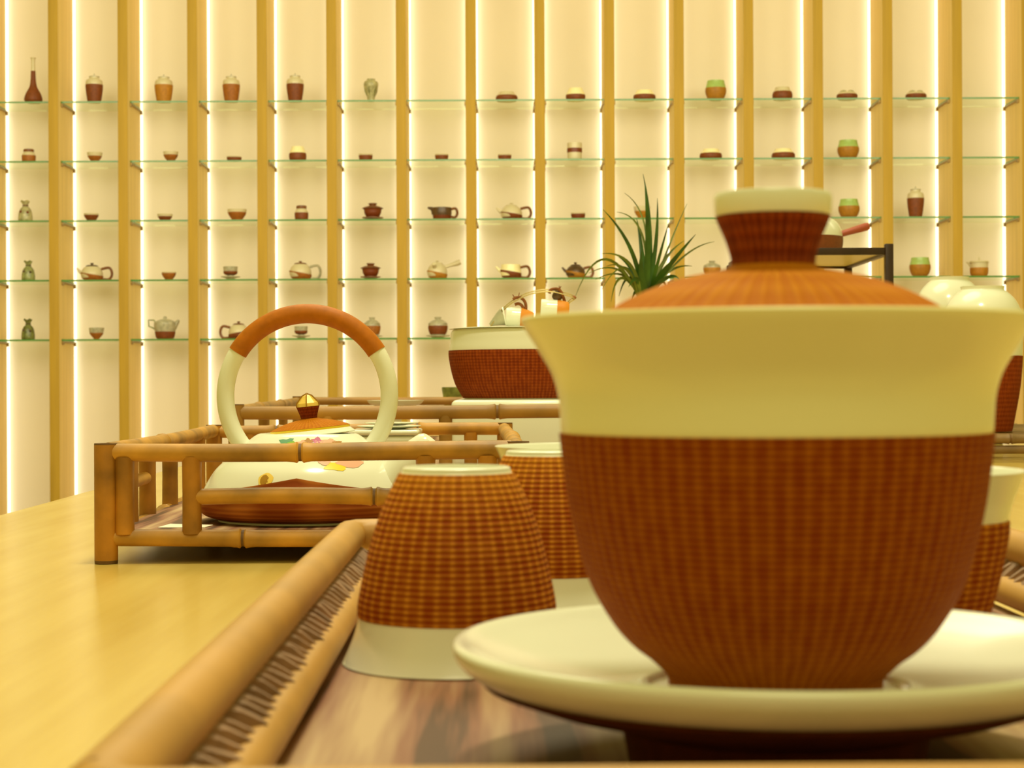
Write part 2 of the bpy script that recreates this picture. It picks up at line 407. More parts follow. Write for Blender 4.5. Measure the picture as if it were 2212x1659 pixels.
def dish(lab, w, h, sl):
    t, R, H = vessel('shallow_dish', lab, 'dish', 'shallow brown dishes on the wall shelves', [(0.82, 0), (0.9, 0.3), (0.95, 0.7), (1, 1)], w, h, shelf_white, sl, (0, 0.8)); return t
def saucer_on(t, r):
    MB().lathe([(0, 0), (0.5 * r, 0), (0.6 * r, 0.001), (r, 0.006), (r, 0.0075), (0.5 * r, 0.003), (0, 0.003)], 28).build('saucer', shelf_white, t)
def saucer_cup(lab, w, h, ws):
    t = thing('cup_and_saucer', lab, 'cup', (0, 0, 0), 0, 'cups on saucers on the wall shelves'); R = w / 2 * K; H = h * K
    pr = smooth_prof([(0.45 * R, 0.2 * H), (0.5 * R, 0.32 * H), (0.9 * R, 0.45 * H), (0.97 * R, 0.7 * H), (R, H)], 4)
    part_lathe(t, 'cup_body', [(0, 0.2 * H)] + pr + inner(pr, 0.002)[:-2] + [(0, 0.25 * H)], grey_glaze)
    part_lathe(t, 'woven_sleeve', split(pr, 0.33 * H, 0.68 * H), shelf_brown, closed=True)
    s = ws / 2 * K
    MB().lathe([(0, 0), (0.4 * s, 0), (0.5 * s, 0.1 * H), (s, 0.2 * H), (s, 0.24 * H), (0.45 * s, 0.2 * H), (0, 0.2 * H)], 28).build('saucer', grey_glaze, t)
    return t
def gaiwan_small(lab, w, h, m1=None, m2=None, sc=1.0):
    m1 = m1 or red_clay; m2 = m2 or lid_clay
    t = thing('small_lidded_cup', lab, 'cup', (0, 0, 0), 0, 'lidded cups on the wall shelves'); R = w / 2 * K; H = h * K
    MB().lathe([(0, 0), (0.5 * R, 0), (0.55 * R, 0.05 * H), (R, 0.12 * H), (R, 0.16 * H), (0.5 * R, 0.12 * H), (0, 0.12 * H)], 28).build('saucer', m2, t)
    pr = smooth_prof([(0.42 * R, 0.12 * H), (0.6 * R, 0.2 * H), (0.78 * R, 0.4 * H), (0.82 * R, 0.58 * H), (0.92 * R, 0.7 * H)], 4)
    part_lathe(t, 'cup_body', [(0, 0.12 * H)] + pr + [(0, 0.7 * H)], m1)
    part_lathe(t, 'lid', smooth_prof([(0, 0.68 * H), (0.95 * R, 0.68 * H), (0.95 * R, 0.73 * H), (0.6 * R, 0.82 * H), (0.36 * R, 0.86 * H), (0.32 * R, 0.9 * H), (0.42 * R, 1.0 * H), (0, H)], 2), m2)
    return t
def lidded_round(lab, w, h, ws, m1, m2):
    t = thing('lidded_bowl', lab, 'bowl', (0, 0, 0), 0, 'round lidded bowls on saucers'); R = w / 2 * K; H = h * K; s = ws / 2 * K
    MB().lathe([(0, 0), (0.5 * s, 0), (0.55 * s, 0.04 * H), (s, 0.09 * H), (s, 0.12 * H), (0.5 * s, 0.09 * H), (0, 0.09 * H)], 28).build('saucer', m2, t)
    pr = smooth_prof([(0.55 * R, 0.09 * H), (0.8 * R, 0.17 * H), (0.98 * R, 0.4 * H), (1 * R, 0.58 * H), (0.98 * R, 0.68 * H)], 4)
    part_lathe(t, 'body', [(0, 0.09 * H)] + pr + [(0, 0.68 * H)], m2)
    part_lathe(t, 'woven_sleeve', split(pr, 0.14 * H, 0.6 * H), m1, closed=True)
    part_lathe(t, 'lid', smooth_prof([(0, 0.66 * H), (0.97 * R, 0.66 * H), (0.9 * R, 0.74 * H), (0.5 * R, 0.85 * H), (0.32 * R, 0.88 * H), (0.3 * R, 0.91 * H), (0.38 * R, 1.0 * H), (0, H)], 2), m2)
    return t
def teapot_small(lab, wb, h, top, low, hs=1, knobm=None, spout=True, tilt=0.0, flat=0.82, handlem=None, lid=True, frac=0.45, hr=0.3, name='small_teapot'):
    """hs: +1 handle to the right; wb body width in px"""
    t = thing(name, lab, 'teapot', (0, 0, 0), 0, 'teapots on the wall shelves'); R = wb / 2 * K; H = h * K
    hb = H * (flat if lid else 0.97)
    pr = smooth_prof([(0.62 * R, 0), (0.9 * R, 0.18 * hb), (R, 0.42 * hb), (0.92 * R, 0.66 * hb), (0.72 * R, 0.88 * hb), (0.45 * R, hb)] if lid else
                     [(0.62 * R, 0), (0.92 * R, 0.2 * hb), (R, 0.45 * hb), (0.93 * R, 0.7 * hb), (0.9 * R, hb)], 5)
    part_lathe(t, 'body', [(0, 0)] + pr + ([(0, hb)] if lid else inner(pr, 0.0025)[:-2] + [(0, 0.003)]), top)
    sl = split(pr, 0, frac * hb)
    nn = len(sl)
    part_lathe(t, 'woven_sleeve' if 'weave' in low.name else 'lower_glaze', sl, low, closed=True, wave=(lambda a, k: (0.0 if not (nn * 0.2 < k < nn * 0.8) else -hs * 0.13 * hb * math.cos(a))))
    if lid:
        part_lathe(t, 'lid', smooth_prof([(0, hb * 0.96), (0.55 * R, hb * 0.96), (0.45 * R, hb + (H - hb) * 0.22), (0.13 * R, hb + (H - hb) * 0.4), (0.11 * R, hb + (H - hb) * 0.6), (0.18 * R, hb + (H - hb) * 0.85), (0, H)], 3), knobm or top)
    handle(t, hs * 0.85 * R, 0.78 * hb, hs * 0.8 * R, 0.1 * hb, hs * R * 0.95, 0.0062 if wb > 35 else 0.005, handlem or lid_clay)
    if spout:
        MB().tube(curve3([(-hs * 0.75 * R, 0, 0.4 * hb), (-hs * 1.1 * R, 0, 0.62 * hb), (-hs * 1.38 * R, 0, 0.86 * hb)], 4), [0.2 * R, 0.18 * R, 0.16 * R, 0.15 * R, 0.14 * R, 0.13 * R, 0.11 * R, 0.1 * R, 0.09 * R], 10).build('spout', top, t)
    return t
def side_pot(lab):
    t = teapot_small(lab, 44, 40, shelf_white, shelf_orange, 1, spout=False, flat=0.82, name='side_handled_teapot')
    for c in list(t.children):
        if c.name.startswith('handle'): bpy.data.objects.remove(c)
    MB().tube([(0.018 * 1, 0, 0.048), (0.06, 0, 0.062), (0.095, 0, 0.073), (0.108, 0, 0.078)], [0.006, 0.008, 0.013, 0.012], 12).build('side_handle', shelf_white, t)
    MB().tube([(-0.01, -0.03, 0.05), (-0.012, -0.055, 0.062), (-0.012, -0.062, 0.066)], [0.011, 0.009, 0.009], 12).build('spout', shelf_white, t)
    return t
def bottle(lab):
    t, R, H = vessel('long_necked_bottle', lab, 'bottle', None, [(0.72, 0), (0.95, 0.04), (1, 0.1), (0.8, 0.22), (0.42, 0.36), (0.28, 0.52), (0.24, 0.75), (0.22, 0.9), (0.26, 0.97), (0.34, 1)], 38, 98, shelf_white, shelf_brown, (0, 0.745), open_top=False)
    return t
def vase(lab):
    t, R, H = vessel('shouldered_vase', lab, 'vase', None, [(0.5, 0), (0.48, 0.08), (0.62, 0.3), (0.92, 0.6), (1, 0.75), (0.88, 0.88), (0.56, 0.94), (0.6, 1)], 32, 48, celadon_pale)
    for a in range(6):
        an = a * PI / 3 + 0.3
        MB().tube([(0.6 * R * math.cos(an), 0.6 * R * math.sin(an), 0.25 * H), (0.8 * R * math.cos(an), 0.8 * R * math.sin(an), 0.45 * H), (0.93 * R * math.cos(an), 0.93 * R * math.sin(an), 0.62 * H)], [0.001, 0.003, 0.001], 6).build('rib', celadon_dark, t)
    return t
def bag_vase(lab, w, h, mat, pat):
    t = thing('pouch_vase', lab, 'vase', (0, 0, 0), 0, 'pouch-shaped celadon vases on the left shelves'); R = w / 2 * K; H = h * K
    pr = smooth_prof([(0.9 * R, 0), (1 * R, 0.1 * H), (0.92 * R, 0.4 * H), (0.72 * R, 0.6 * H), (0.36 * R, 0.74 * H), (0.34 * R, 0.8 * H), (0.6 * R, 0.95 * H), (0.66 * R, H)], 5)
    n = len(pr)
    full = [(0, 0)] + pr + [(0.4 * R, 0.9 * H), (0.2 * R, 0.78 * H), (0, 0.76 * H)]
    MB().lathe(full, 40, wave=lambda a, k: 0.03 * H * math.sin(5 * a) if n - 6 < k <= n + 1 else 0).build('body', mat, t)
    MB().tube(curve3([(0.38 * R * math.cos(a), 0.38 * R * math.sin(a), 0.77 * H) for a in [2 * PI * i / 12 for i in range(13)]], 1), 0.0022, 6).build('neck_cord', pat, t)
    for ax, az in ((-0.5, 0.45), (0.55, 0.42), (0.1, 0.25)):
        MB().lathe(smooth_prof([(0, -0.005), (0.006, -0.002), (0.005, 0.003), (0, 0.005)], 2), 10, M=T(ax * R * 0.9, -0.78 * R, az * H) @ Matrix.Rotation(PI / 2, 4, 'X')).build('blossom', pat, t)
    return t
def banded(lab):
    t, R, H = vessel('banded_beaker', lab, 'beaker', None, [(0.92, 0), (0.98, 0.1), (1, 0.5), (1, 0.9), (0.98, 1)], 32, 36, shelf_white, red_clay, (0.36, 0.76))
    return t
def small_lid_jar(lab, w, h, sl, grp='small jars with dark lids'):
    t = thing('spice_jar', lab, 'jar', (0, 0, 0), 0, grp); R = w / 2 * K; H = h * K
    pr = smooth_prof([(0.85 * R, 0), (0.97 * R, 0.1 * H), (R, 0.5 * H), (0.85 * R, 0.68 * H), (0.66 * R, 0.8 * H)], 4)
    part_lathe(t, 'body', [(0, 0)] + pr + [(0, 0.8 * H)], shelf_white)
    part_lathe(t, 'woven_sleeve', split(pr, 0, 0.56 * H), sl, closed=True)
    part_lathe(t, 'lid', [(0, 0.78 * H), (0.74 * R, 0.78 * H), (0.78 * R, 0.84 * H), (0.76 * R, 0.97 * H), (0.6 * R, H), (0, H)], lid_clay)
    return t
def tall_pot(lab):
    t = thing('tall_teapot', lab, 'teapot', (0, 0, 0), 0, None); s = K
    pr = smooth_prof([(15 * s, 0), (19 * s, 3 * s), (22 * s, 16 * s), (24 * s, 34 * s), (20 * s, 38 * s)], 4)
    part_lathe(t, 'body', [(0, 0)] + pr + [(0, 38 * s)], grey_glaze)
    part_lathe(t, 'woven_sleeve', split(pr, 0, 19 * s), shelf_brown, closed=True)
    part_lathe(t, 'lid', smooth_prof([(0, 37 * s), (20 * s, 37 * s), (12 * s, 42 * s), (4 * s, 44 * s), (4 * s, 48 * s), (0, 50 * s)], 3), grey_glaze)
    MB().tube([(-20 * s, 0, 19 * s), (-26 * s, 0, 24 * s), (-35 * s, 0, 28 * s), (-36 * s, 0, 41 * s), (-24 * s, 0, 41 * s), (-21 * s, 0, 36 * s)], 0.0035, 8).build('handle', celadon, t)
    MB().tube(curve3([(18 * s, 0, 24 * s), (24 * s, 0, 33 * s), (30 * s, 0, 41 * s)], 4), [7 * s, 7 * s, 6 * s, 6 * s, 5 * s, 5 * s, 4 * s, 3 * s, 2.5 * s], 10).build('spout', grey_glaze, t)
    return t
def finial_pot(lab):
    t, R, H = vessel('glass_topped_pot', lab, 'pot', None, [(0.7, 0), (0.85, 0.15), (0.88, 0.5), (0.9, 0.72)], 44, 42, shelf_white, shelf_orange, (0, 0.48), open_top=False)
    part_lathe(t, 'lid', [(0, 0.7 * H), (1.0 * R, 0.7 * H), (0.9 * R, 0.78 * H), (0.1 * R, 0.8 * H), (0.08 * R, H), (0, H)], shelf_white)
    MB().tube([(-0.8 * R, 0, 0.5 * H), (-1.05 * R, 0, 0.68 * H), (-1.25 * R, 0, 0.74 * H)], [0.006, 0.005, 0.003], 8).build('spout', shelf_white, t)
    return t
def dark_pitcher(lab):
    t = thing('dark_pitcher', lab, 'pitcher', (0, 0, 0), 0, None); s = K
    pr = smooth_prof([(17 * s, 0), (19 * s, 3 * s), (21 * s, 15 * s), (20 * s, 26 * s)], 4)
    part_lathe(t, 'body', [(0, 0)] + pr + inner(pr, 0.003)[:-2] + [(0, 0.004)], dark_clay)
    part_lathe(t, 'lower_glaze', split(pr, 0, 9 * s), red_clay, closed=True)
    MB().tube(curve3([(-15 * s, 0, 15 * s), (-21 * s, 0, 23 * s), (-31 * s, 0, 26 * s)], 4), [9 * s, 8 * s, 7 * s, 6 * s, 5 * s, 4 * s, 3 * s, 2.5 * s, 2 * s], 10).build('spout', dark_clay, t)
    handle(t, 18 * s, 22 * s, 19 * s, 6 * s, 15 * s, 0.006, lid_clay); return t

IT = []   # (row, bay, px, half width, builder, look)
def put(row, bay, px, hw, fn, look, *a, **k):
    lab = look + ', ' + ROW[row] + ' shelf, ' + bay_words(bay)
    t = fn(lab, *a, **k); r = hw * K
    t.location = (item_x(px), SH_D + r + 0.012, rowz[row] + 0.0002)
    if t.name.startswith(('tall_teapot', 'dark_pitcher', 'banded', 'glass_topped', 'shouldered', 'long_necked')) and 'group' in t: del t['group']
    IT.append((row, bay, look)); return t
# top row
put(0, 0, 73, 19, bottle, 'long-necked brown bottle with white neck')
put(0, 1, 205, 18, jar, 'dark brown lidded jar', 37, 62, shelf_brown)
put(0, 2, 355, 19, jar, 'light ochre lidded jar', 39, 60, shelf_orange)
put(0, 3, 501, 18, jar, 'orange lidded jar', 37, 60, shelf_brown2)
put(0, 4, 639, 18, jar, 'dark brown lidded jar', 37, 61, shelf_brown)
put(0, 5, 803, 16, vase, 'mottled celadon vase with high shoulders')
put(0, 7, 1096, 24, low_jar, 'flat brown jar with white rim', 47, 20, shelf_brown, None, 0.6)
put(0, 8, 1245, 21, low_jar, 'squat brown jar with tall cream collar', 42, 27, shelf_brown, ivory, 0.5)
put(0, 9, 1394, 24, low_jar, 'flat brown jar with cream top', 48, 22, shelf_brown, ivory, 0.58)
put(0, 10, 1548, 22, rpot, 'round pot with green top and ochre base', 45, 42)
put(0, 11, 1692, 21, low_jar, 'dark brown rounded jar with white top', 43, 27, shelf_brown, None, 0.68)
put(0, 12, 1832, 22, lobed, 'flat brown jar with notched white top', 44, 22)
put(0, 13, 1981, 22, lobed, 'flat brown jar with deeply notched white top', 44, 21)
# second row
put(1, 0, 64, 14, small_lid_jar, 'small orange jar with dark lid', 29, 28, shelf_brown2)
put(1, 1, 206, 16, cup, 'small orange bowl with white rim', 33, 20, shelf_brown2)
put(1, 2, 370, 16, cup, 'small orange bowl with white rim', 33, 21, shelf_brown2, None, 0.7)
put(1, 3, 507, 16, dish, 'very shallow brown dish', 33, 10, shelf_brown)
put(1, 4, 644, 18, low_jar, 'dark brown jar with tall cream collar', 37, 31, shelf_brown, ivory, 0.58)
put(1, 5, 791, 15, dish, 'small brown dish', 31, 14, shelf_brown)
put(1, 6, 955, 15, dish, 'small brown dish', 30, 13, shelf_brown)
put(1, 7, 1091, 15, dish, 'small brown dish', 30, 12, shelf_brown)
put(1, 8, 1242, 16, banded, 'white straight-sided beaker with red-brown band')
put(1, 10, 1537, 24, low_jar, 'flat brown jar with cream rim', 48, 22, shelf_brown, ivory, 0.6)
put(1, 11, 1694, 25, low_jar, 'wide flat brown jar with cream rim', 50, 22, shelf_brown, ivory, 0.6)
put(1, 12, 1834, 23, rpot, 'round pot with green top and ochre base', 46, 40)
# third row
put(2, 0, 56, 15, bag_vase, 'pale celadon pouch vase with blossoms', 31, 44, celadon_pale, red_clay)
put(2, 1, 198, 16, cup, 'small rounded brown bowl', 32, 16, shelf_brown, None, 0.8, 0.55)
put(2, 2, 357, 16, cup, 'shallow brown bowl with white rim', 34, 14, shelf_brown, None, 0.65, 0.6)
put(2, 3, 512, 20, cup, 'wide orange bowl with white rim', 42, 24, shelf_brown2, None, 0.75, 0.5)
put(2, 4, 652, 14, small_lid_jar, 'dark brown jar with brown lid', 29, 31, shelf_brown)
put(2, 5, 805, 23, gaiwan_small, 'red-brown lidded cup on saucer', 46, 36)
put(2, 6, 955, 21, dark_pitcher, 'dark pitcher with round handle on right')
put(2, 7, 1105, 24, teapot_small, 'white teapot with brown base', 47, 36, shelf_white, shelf_brown, 1)
put(2, 8, 1249, 16, dish, 'small red-brown dish', 32, 13, red_clay)
put(2, 9, 1387, 17, cup, 'orange bowl behind the plant leaves', 36, 26, shelf_orange)
put(2, 12, 1835, 22, rpot, 'round pot with green top and ochre base', 45, 40)
put(2, 13, 1978, 17, jar, 'tall dark brown lidded jar', 36, 66, shelf_brown)
# fourth row
put(3, 0, 62, 14, bag_vase, 'dark olive pouch vase', 29, 42, celadon, dark_clay)
put(3, 1, 197, 24, teapot_small, 'white and orange teapot with dark knob', 48, 38, shelf_white, shelf_brown2, 1, knobm=dark_clay)
put(3, 2, 365, 15, cup, 'small rounded brown bowl', 31, 17, shelf_brown2, None, 0.85, 0.5)
put(3, 3, 498, 15, saucer_cup, 'brown and grey cup on a saucer', 31, 28, 42)
put(3, 4, 648, 24, teapot_small, 'round white teapot with orange base', 48, 40, shelf_white, shelf_brown2, 1, flat=0.86, spout=False, knobm=lid_clay, handlem=grey_glaze)
put(3, 5, 800, 22, gaiwan_small, 'dark red-brown lidded cup on saucer', 44, 34)
put(3, 6, 944, 22, side_pot, 'cream pot with side handle and ochre base')
put(3, 7, 1103, 23, teapot_small, 'open cream pitcher with brown base', 46, 31, ivory, shelf_brown, 1, lid=False, frac=0.5, name='small_pitcher')
put(3, 8, 1243, 22, teapot_small, 'dark brown teapot with ochre base', 42, 35, dark_clay, ochre, 1, flat=0.78, frac=0.5)
put(3, 9, 1388, 14, small_lid_jar, 'brown jar behind the plant leaves', 28, 30, shelf_brown)
put(3, 10, 1538, 19, lidded_round, 'lidded bowl of orange and grey', 37, 36, 46, shelf_orange, grey_glaze)
put(3, 13, 1988, 22, rpot, 'round pot with green top and ochre base', 45, 41)
put(3, 14, 2115, 19, finial_pot, 'white-rimmed pot with ochre base and thin finial')
# bottom row
put(4, 0, 61, 14, bag_vase, 'olive celadon pouch vase', 29, 44, celadon_dark, dark_clay)
put(4, 1, 208, 16, cup, 'conical orange bowl with pale rim', 33, 25, shelf_brown2, grey_glaze, 0.6, 0.35)
put(4, 2, 355, 22, tall_pot, 'tall grey teapot with angular handle and brown base')
put(4, 3, 514, 22, teapot_small, 'white teapot with handle on left', 44, 38, shelf_white, shelf_brown, -1, knobm=lid_clay)
put(4, 4, 650, 14, saucer_cup, 'brown cup on saucer inside the teapot handle', 29, 26, 40)
put(4, 5, 803, 18, lidded_round, 'grey and orange lidded bowl behind the teapot handle', 36, 45, 44, shelf_brown2, grey_glaze)
put(4, 6, 945, 21, lidded_round, 'brown lidded bowl with pale rim', 42, 45, 52, shelf_brown, grey_glaze)
put(4, 8, 1250, 17, lidded_round, 'half-hidden lidded bowl with brown knob', 34, 49, 44, shelf_brown, grey_glaze)
# shelves, each told by what stands on it
on = {(r, b): l for r, b, l in IT}
shelf0 = None
for r in range(5):
    for b in range(15):
        if r == 4 and b > 8: continue          # behind the big cup and the jars
        lk = on.get((r, b)); lk = 'under the ' + ' '.join(lk.split()[:5]) if lk else 'with nothing on it'
        lab = 'glass shelf ' + lk + ', ' + ROW[r] + ' row, ' + bay_words(b)
        lab = lab.replace(' with,', ',').replace(' and,', ',').replace(' the,', ',').replace(' on,', ',').replace(' of,', ',').replace(' with white,', ',').replace(' with a,', ',')
        loc = (bx(b), SH_D, rowz[r])
        if shelf0 is None: shelf0 = make_shelf(bx(b), rowz[r], lab)
        else: dup(shelf0, loc, None, lab)

# ================================================================= THE TABLE
tl = -0.416
t = thing('long_table', 'long pale yellow wooden table carrying the bamboo trays and tea ware', 'table', (0.45, 2.2, 0))
sk = lambda y: tl - 0.0154 * y - 0.45
g = MB()
ya, yb = -2.08, 2.1
vs = [(sk(0.12), ya, 0.71), (1.25, ya, 0.71), (1.25, yb, 0.71), (sk(4.3), yb, 0.71), (sk(0.12), ya, 0.75), (1.25, ya, 0.75), (1.25, yb, 0.75), (sk(4.3), yb, 0.75)]
g.add(vs, [(3, 2, 1, 0), (4, 5, 6, 7), (0, 1, 5, 4), (1, 2, 6, 5), (2, 3, 7, 6), (3, 0, 4, 7)])
top = g.build('table_top', tablem, t, smooth=False)
bm_ = top.modifiers.new('bevel', 'BEVEL'); bm_.width = 0.003; bm_.segments = 2
for sx, sy in ((-0.75, -1.95), (1.15, -1.95), (-0.8, 1.95), (1.15, 1.95)):
    MB().box((sx - 0.04, sy - 0.04, 0), (sx + 0.04, sy + 0.04, 0.709), bev=0.004).build('leg', tablem, t)

# ---------------------------------------------------------------- bamboo poles
def pole(mb, a, b, r, nodes=(), taper=0.0, seg=18, bend=0.0):
    """bamboo cane from a to b with swollen dark-ringed nodes at the given fractions; slots 0 cane, 1 ring"""
    a = Vector(a); b = Vector(b); L = (b - a).length
    st = {0.0, 1.0}; k = 10
    for i in range(k + 1): st.add(i / k)
    e = 0.0022 / L * (r / 0.006)
    for n in nodes:
        for q in (-4, -2, -1, -0.45, 0.45, 1, 2, 4): st.add(min(1, max(0, n + q * e)))
    st = sorted(st); pts = []; rr = []; mi = []
    ph = random.random() * 6
    for s_ in st:
        p = a.lerp(b, s_); p += Vector((math.sin(ph + s_ * 5), math.sin(ph * 2 + s_ * 4), math.cos(ph + s_ * 5))) * bend
        pts.append(p); q = 1 + taper * (s_ - 0.5); ring = 0
        for n in nodes:
            d = abs(s_ - n) / e
            if d < 0.7: q *= 0.97; ring = 1
            elif d < 1.6: q *= 1.16
            elif d < 3: q *= 1.07
        rr.append(r * q); mi.append(ring)
    mm = [1 if (mi[i] and mi[i + 1]) else 0 for i in range(len(st) - 1)]
    return mb.tube(pts, rr, seg, mm)
BM = [bamboo, bamboo_dark]
def post_(name, p, z0, z1, r, parent, mats=None):
    mb = MB(); h = z1 - z0
    mb.lathe([(0, 0), (r * 0.98, 0), (r, 0.002), (r, h - 0.001), (r * 0.98, h), (r * 0.55, h), (r * 0.5, h - 0.004), (0, h - 0.004)], 20, [1, 1, 0, 1, 1, 1, 1], M=T(p[0], p[1], z0))
    return mb.build(name, mats or [bamboo_post, bamboo_dark], parent)

# ================================================================= NEAR TRAY (woven, rattan rails)
FL = CAMZ - 0.077                      # its floor
ANG = math.atan(0.0100)
t = thing('woven_tray', 'rattan tray with rounded rails and woven sides under the lidded cup', 'tray', (0, 0, TABLE), ANG)
zu, zl = CAMZ - 0.058 - TABLE, CAMZ - 0.071 - TABLE
zf = FL - TABLE
XL, XR, Y0, Y1 = -0.0556, 0.183, 0.2457, 0.700
xl, xr, y0, y1 = -0.0468, 0.174, 0.2545, 0.690
MB().box((xl - 0.001, y0 - 0.001, zf - 0.006), (xr + 0.001, y1 + 0.001, zf), bev=0.002).build('tray_floor', trayfloor, t)
def rail(nm, pts, r):
    MB().tube(pts, r, 20).build(nm, rattan, t)
cb = 0.008
for nm, (a, b, c, d), z, r in (('upper_rail', (XL, XR, Y0, Y1), zu, 0.0060), ('lower_rail', (xl, xr, y0, y1), zl, 0.0048)):
    rail(nm, curve3([(a, c + cb, z), (a, c + 0.05, z), (a, d - 0.05, z), (a, d - cb, z)], 4), r)
    rail(nm, curve3([(b, c + cb, z), (b, c + 0.05, z), (b, d - 0.05, z), (b, d - cb, z)], 4), r)
    rail(nm, [(a, d - cb, z), (a + cb * 0.25, d - cb * 0.25, z), (a + cb, d, z), (b - cb, d, z), (b - cb * 0.25, d - cb * 0.25, z), (b, d - cb, z)], r)
    rail(nm, [(a, c + cb, z), (a + cb * 0.25, c + cb * 0.25, z), (a + cb, c, z), (b - cb, c, z), (b - cb * 0.25, c + cb * 0.25, z), (b, c + cb, z)], r)
rl0 = random.Random(3)
def weave_side(p0, p1, q0, q1, n, nm):
    """strands crossing between lower line p0-p1 and upper line q0-q1"""
    p0, p1, q0, q1 = map(Vector, (p0, p1, q0, q1)); mb = MB(); step = 1.0 / n
    for i in range(n + 1):
        s = i * step
        for dr, off, mi in ((1, 0.0007, 0), (-1, -0.0007, 1)):
            s2 = s + dr * step * 1.25 * rl0.uniform(0.7, 1.3)
            if not 0 <= s2 <= 1: continue
            a = p0.lerp(p1, s); b = q0.lerp(q1, s2)
            nn = (p1 - p0).cross(q0 - p0).normalized() * off * (1 if nm else -1)
            mid = (a + b) / 2 + nn * 2.2
            mb.tube([a + nn, mid, b + nn], [rl0.uniform(0.0013, 0.0022) for _ in range(3)], 6, mi)
    mb.build('woven_side', [strand, strand_dark], t)
zb, zt = zl + 0.003, zu - 0.004
weave_side((xl, y0, zb), (xl, y1, zb), (XL, Y0, zt), (XL, Y1, zt), 52, False)
weave_side((xr, y0, zb), (xr, y1, zb), (XR, Y0, zt), (XR, Y1, zt), 52, True)
weave_side((xl, y1, zb), (xr, y1, zb), (XL, Y1, zt), (XR, Y1, zt), 36, False)
weave_side((xl, y0, zb), (xr, y0, zb), (XL, Y0, zt), (XR, Y0, zt), 36, True)
for sx in (xl + 0.02, xr - 0.02):
    for sy in (y0 + 0.02, y1 - 0.02):
        MB().lathe([(0, 0), (0.007, 0), (0.0075, 0.002), (0.0075, zf - 0.0055), (0, zf - 0.0055)], 16, M=T(sx, sy, 0)).build('foot', rattan, t)

# ---------------------------------------------------------------- saucer and lidded cup
GD = 0.365; gk = GD / F
gx = (1671 - 1106) * gk
FOOT = CAMZ - 0.062
sa = thing('saucer', 'wide white porcelain saucer under the large lidded cup', 'saucer', (gx, GD, FL + 0.0002))
pr = [(0, 0.009), (0.028, 0.0085)] + smooth_prof([(0.0385, 0.0115), (0.050, 0.0145), (0.0600, 0.0182), (0.0640, 0.0212), (0.0652, 0.0238), (0.0645, 0.0252), (0.0625, 0.0250), (0.057, 0.0222), (0.046, 0.0182), (0.034, 0.0155), (0.0285, 0.0150), (0.027, 0.0162), (0.0255, 0.0150)], 5) + [(0, 0.0148)]
MB().lathe(pr, 128).build('plate', white, sa)
MB().lathe([(0.0, 0.0082), (0.026, 0.0078), (0.027, 0.0), (0.0295, 0.0), (0.031, 0.0080), (0.0385, 0.0106), (0.050, 0.0135), (0.0590, 0.0168), (0.0592, 0.0176), (0.050, 0.0146), (0.0385, 0.0115), (0.028, 0.0088), (0, 0.009)], 128).build('woven_underside', shaded_weave, sa)
def zc(y): return (1491 - y) * gk
t = thing('lidded_teacup', 'large white lidded teacup with brown bamboo weave on the saucer in front', 'teacup', (gx, GD, FOOT + 0.0002))
cx = [(222, 1491), (224, 1478), (226, 1462), (240, 1446), (266, 1422), (298, 1398), (332, 1363), (368, 1309), (397, 1250), (420, 1170), (438, 1090), (451, 1000), (457, 945), (460, 928), (462, 893), (466, 853), (478, 812), (497, 777), (522, 737), (538, 712), (545, 698)]
outer = smooth_prof([(r * gk, zc(y)) for r, y in cx], 4)
rimp = [(546 * gk, zc(693)), (543 * gk, zc(688)), (537 * gk, zc(690))]
inn = [(530 * gk, zc(700)), (505 * gk, zc(745)), (478 * gk, zc(790)), (452 * gk, zc(850)), (440 * gk, zc(940)), (425 * gk, zc(1080)), (380 * gk, zc(1250)), (300 * gk, zc(1380)), (150 * gk, zc(1450)), (0, zc(1455))]
MB().lathe([(0, 0.001), (215 * gk, 0.001), (216 * gk, 0)] + outer + rimp + smooth_prof(inn, 3), 128).build('cup_body', ivory, t)
sl = [(r + 0.00055, z) for r, z in outer if 0.0001 <= z <= zc(938)] + [(457.5 * gk + 0.00055, zc(938)), (457 * gk + 0.0001, zc(936))]
sl = sl + [(r - 0.0004, z) for r, z in reversed(outer) if 0.0001 <= z <= zc(940)]
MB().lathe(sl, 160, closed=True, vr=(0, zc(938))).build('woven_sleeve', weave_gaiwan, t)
lidp = smooth_prof([(470 * gk, zc(752)), (440 * gk, zc(722)), (385 * gk, zc(692)), (335 * gk, zc(660)), (280 * gk, zc(633)), (215 * gk, zc(609)), (150 * gk, zc(594)), (104 * gk, zc(585)), (92 * gk, zc(577))], 5)
lo = MB().lathe([(0, zc(588))] + [(r - 0.0012, z - 0.0014) for r, z in reversed(lidp)][2:] + lidp + [(0, zc(577))], 128)
lo = lo.build('lid', weave_lid, t)
kn = smooth_prof([(91 * gk, zc(582)), (92 * gk, zc(560)), (102 * gk, zc(525)), (116 * gk, zc(492)), (124 * gk, zc(472))], 4)
MB().lathe([(0, zc(582))] + kn + [(0, zc(471))], 64).build('knob', weave_knob, lo)
MB().lathe([(0, zc(470.5)), (122 * gk, zc(470.5)), (125 * gk, zc(466)), (127 * gk, zc(440)), (126.5 * gk, zc(428)), (123 * gk, zc(422)), (118 * gk, zc(421)), (112 * gk, zc(430)), (90 * gk, zc(445)), (0, zc(450))], 64).build('knob_rim', white, lo)

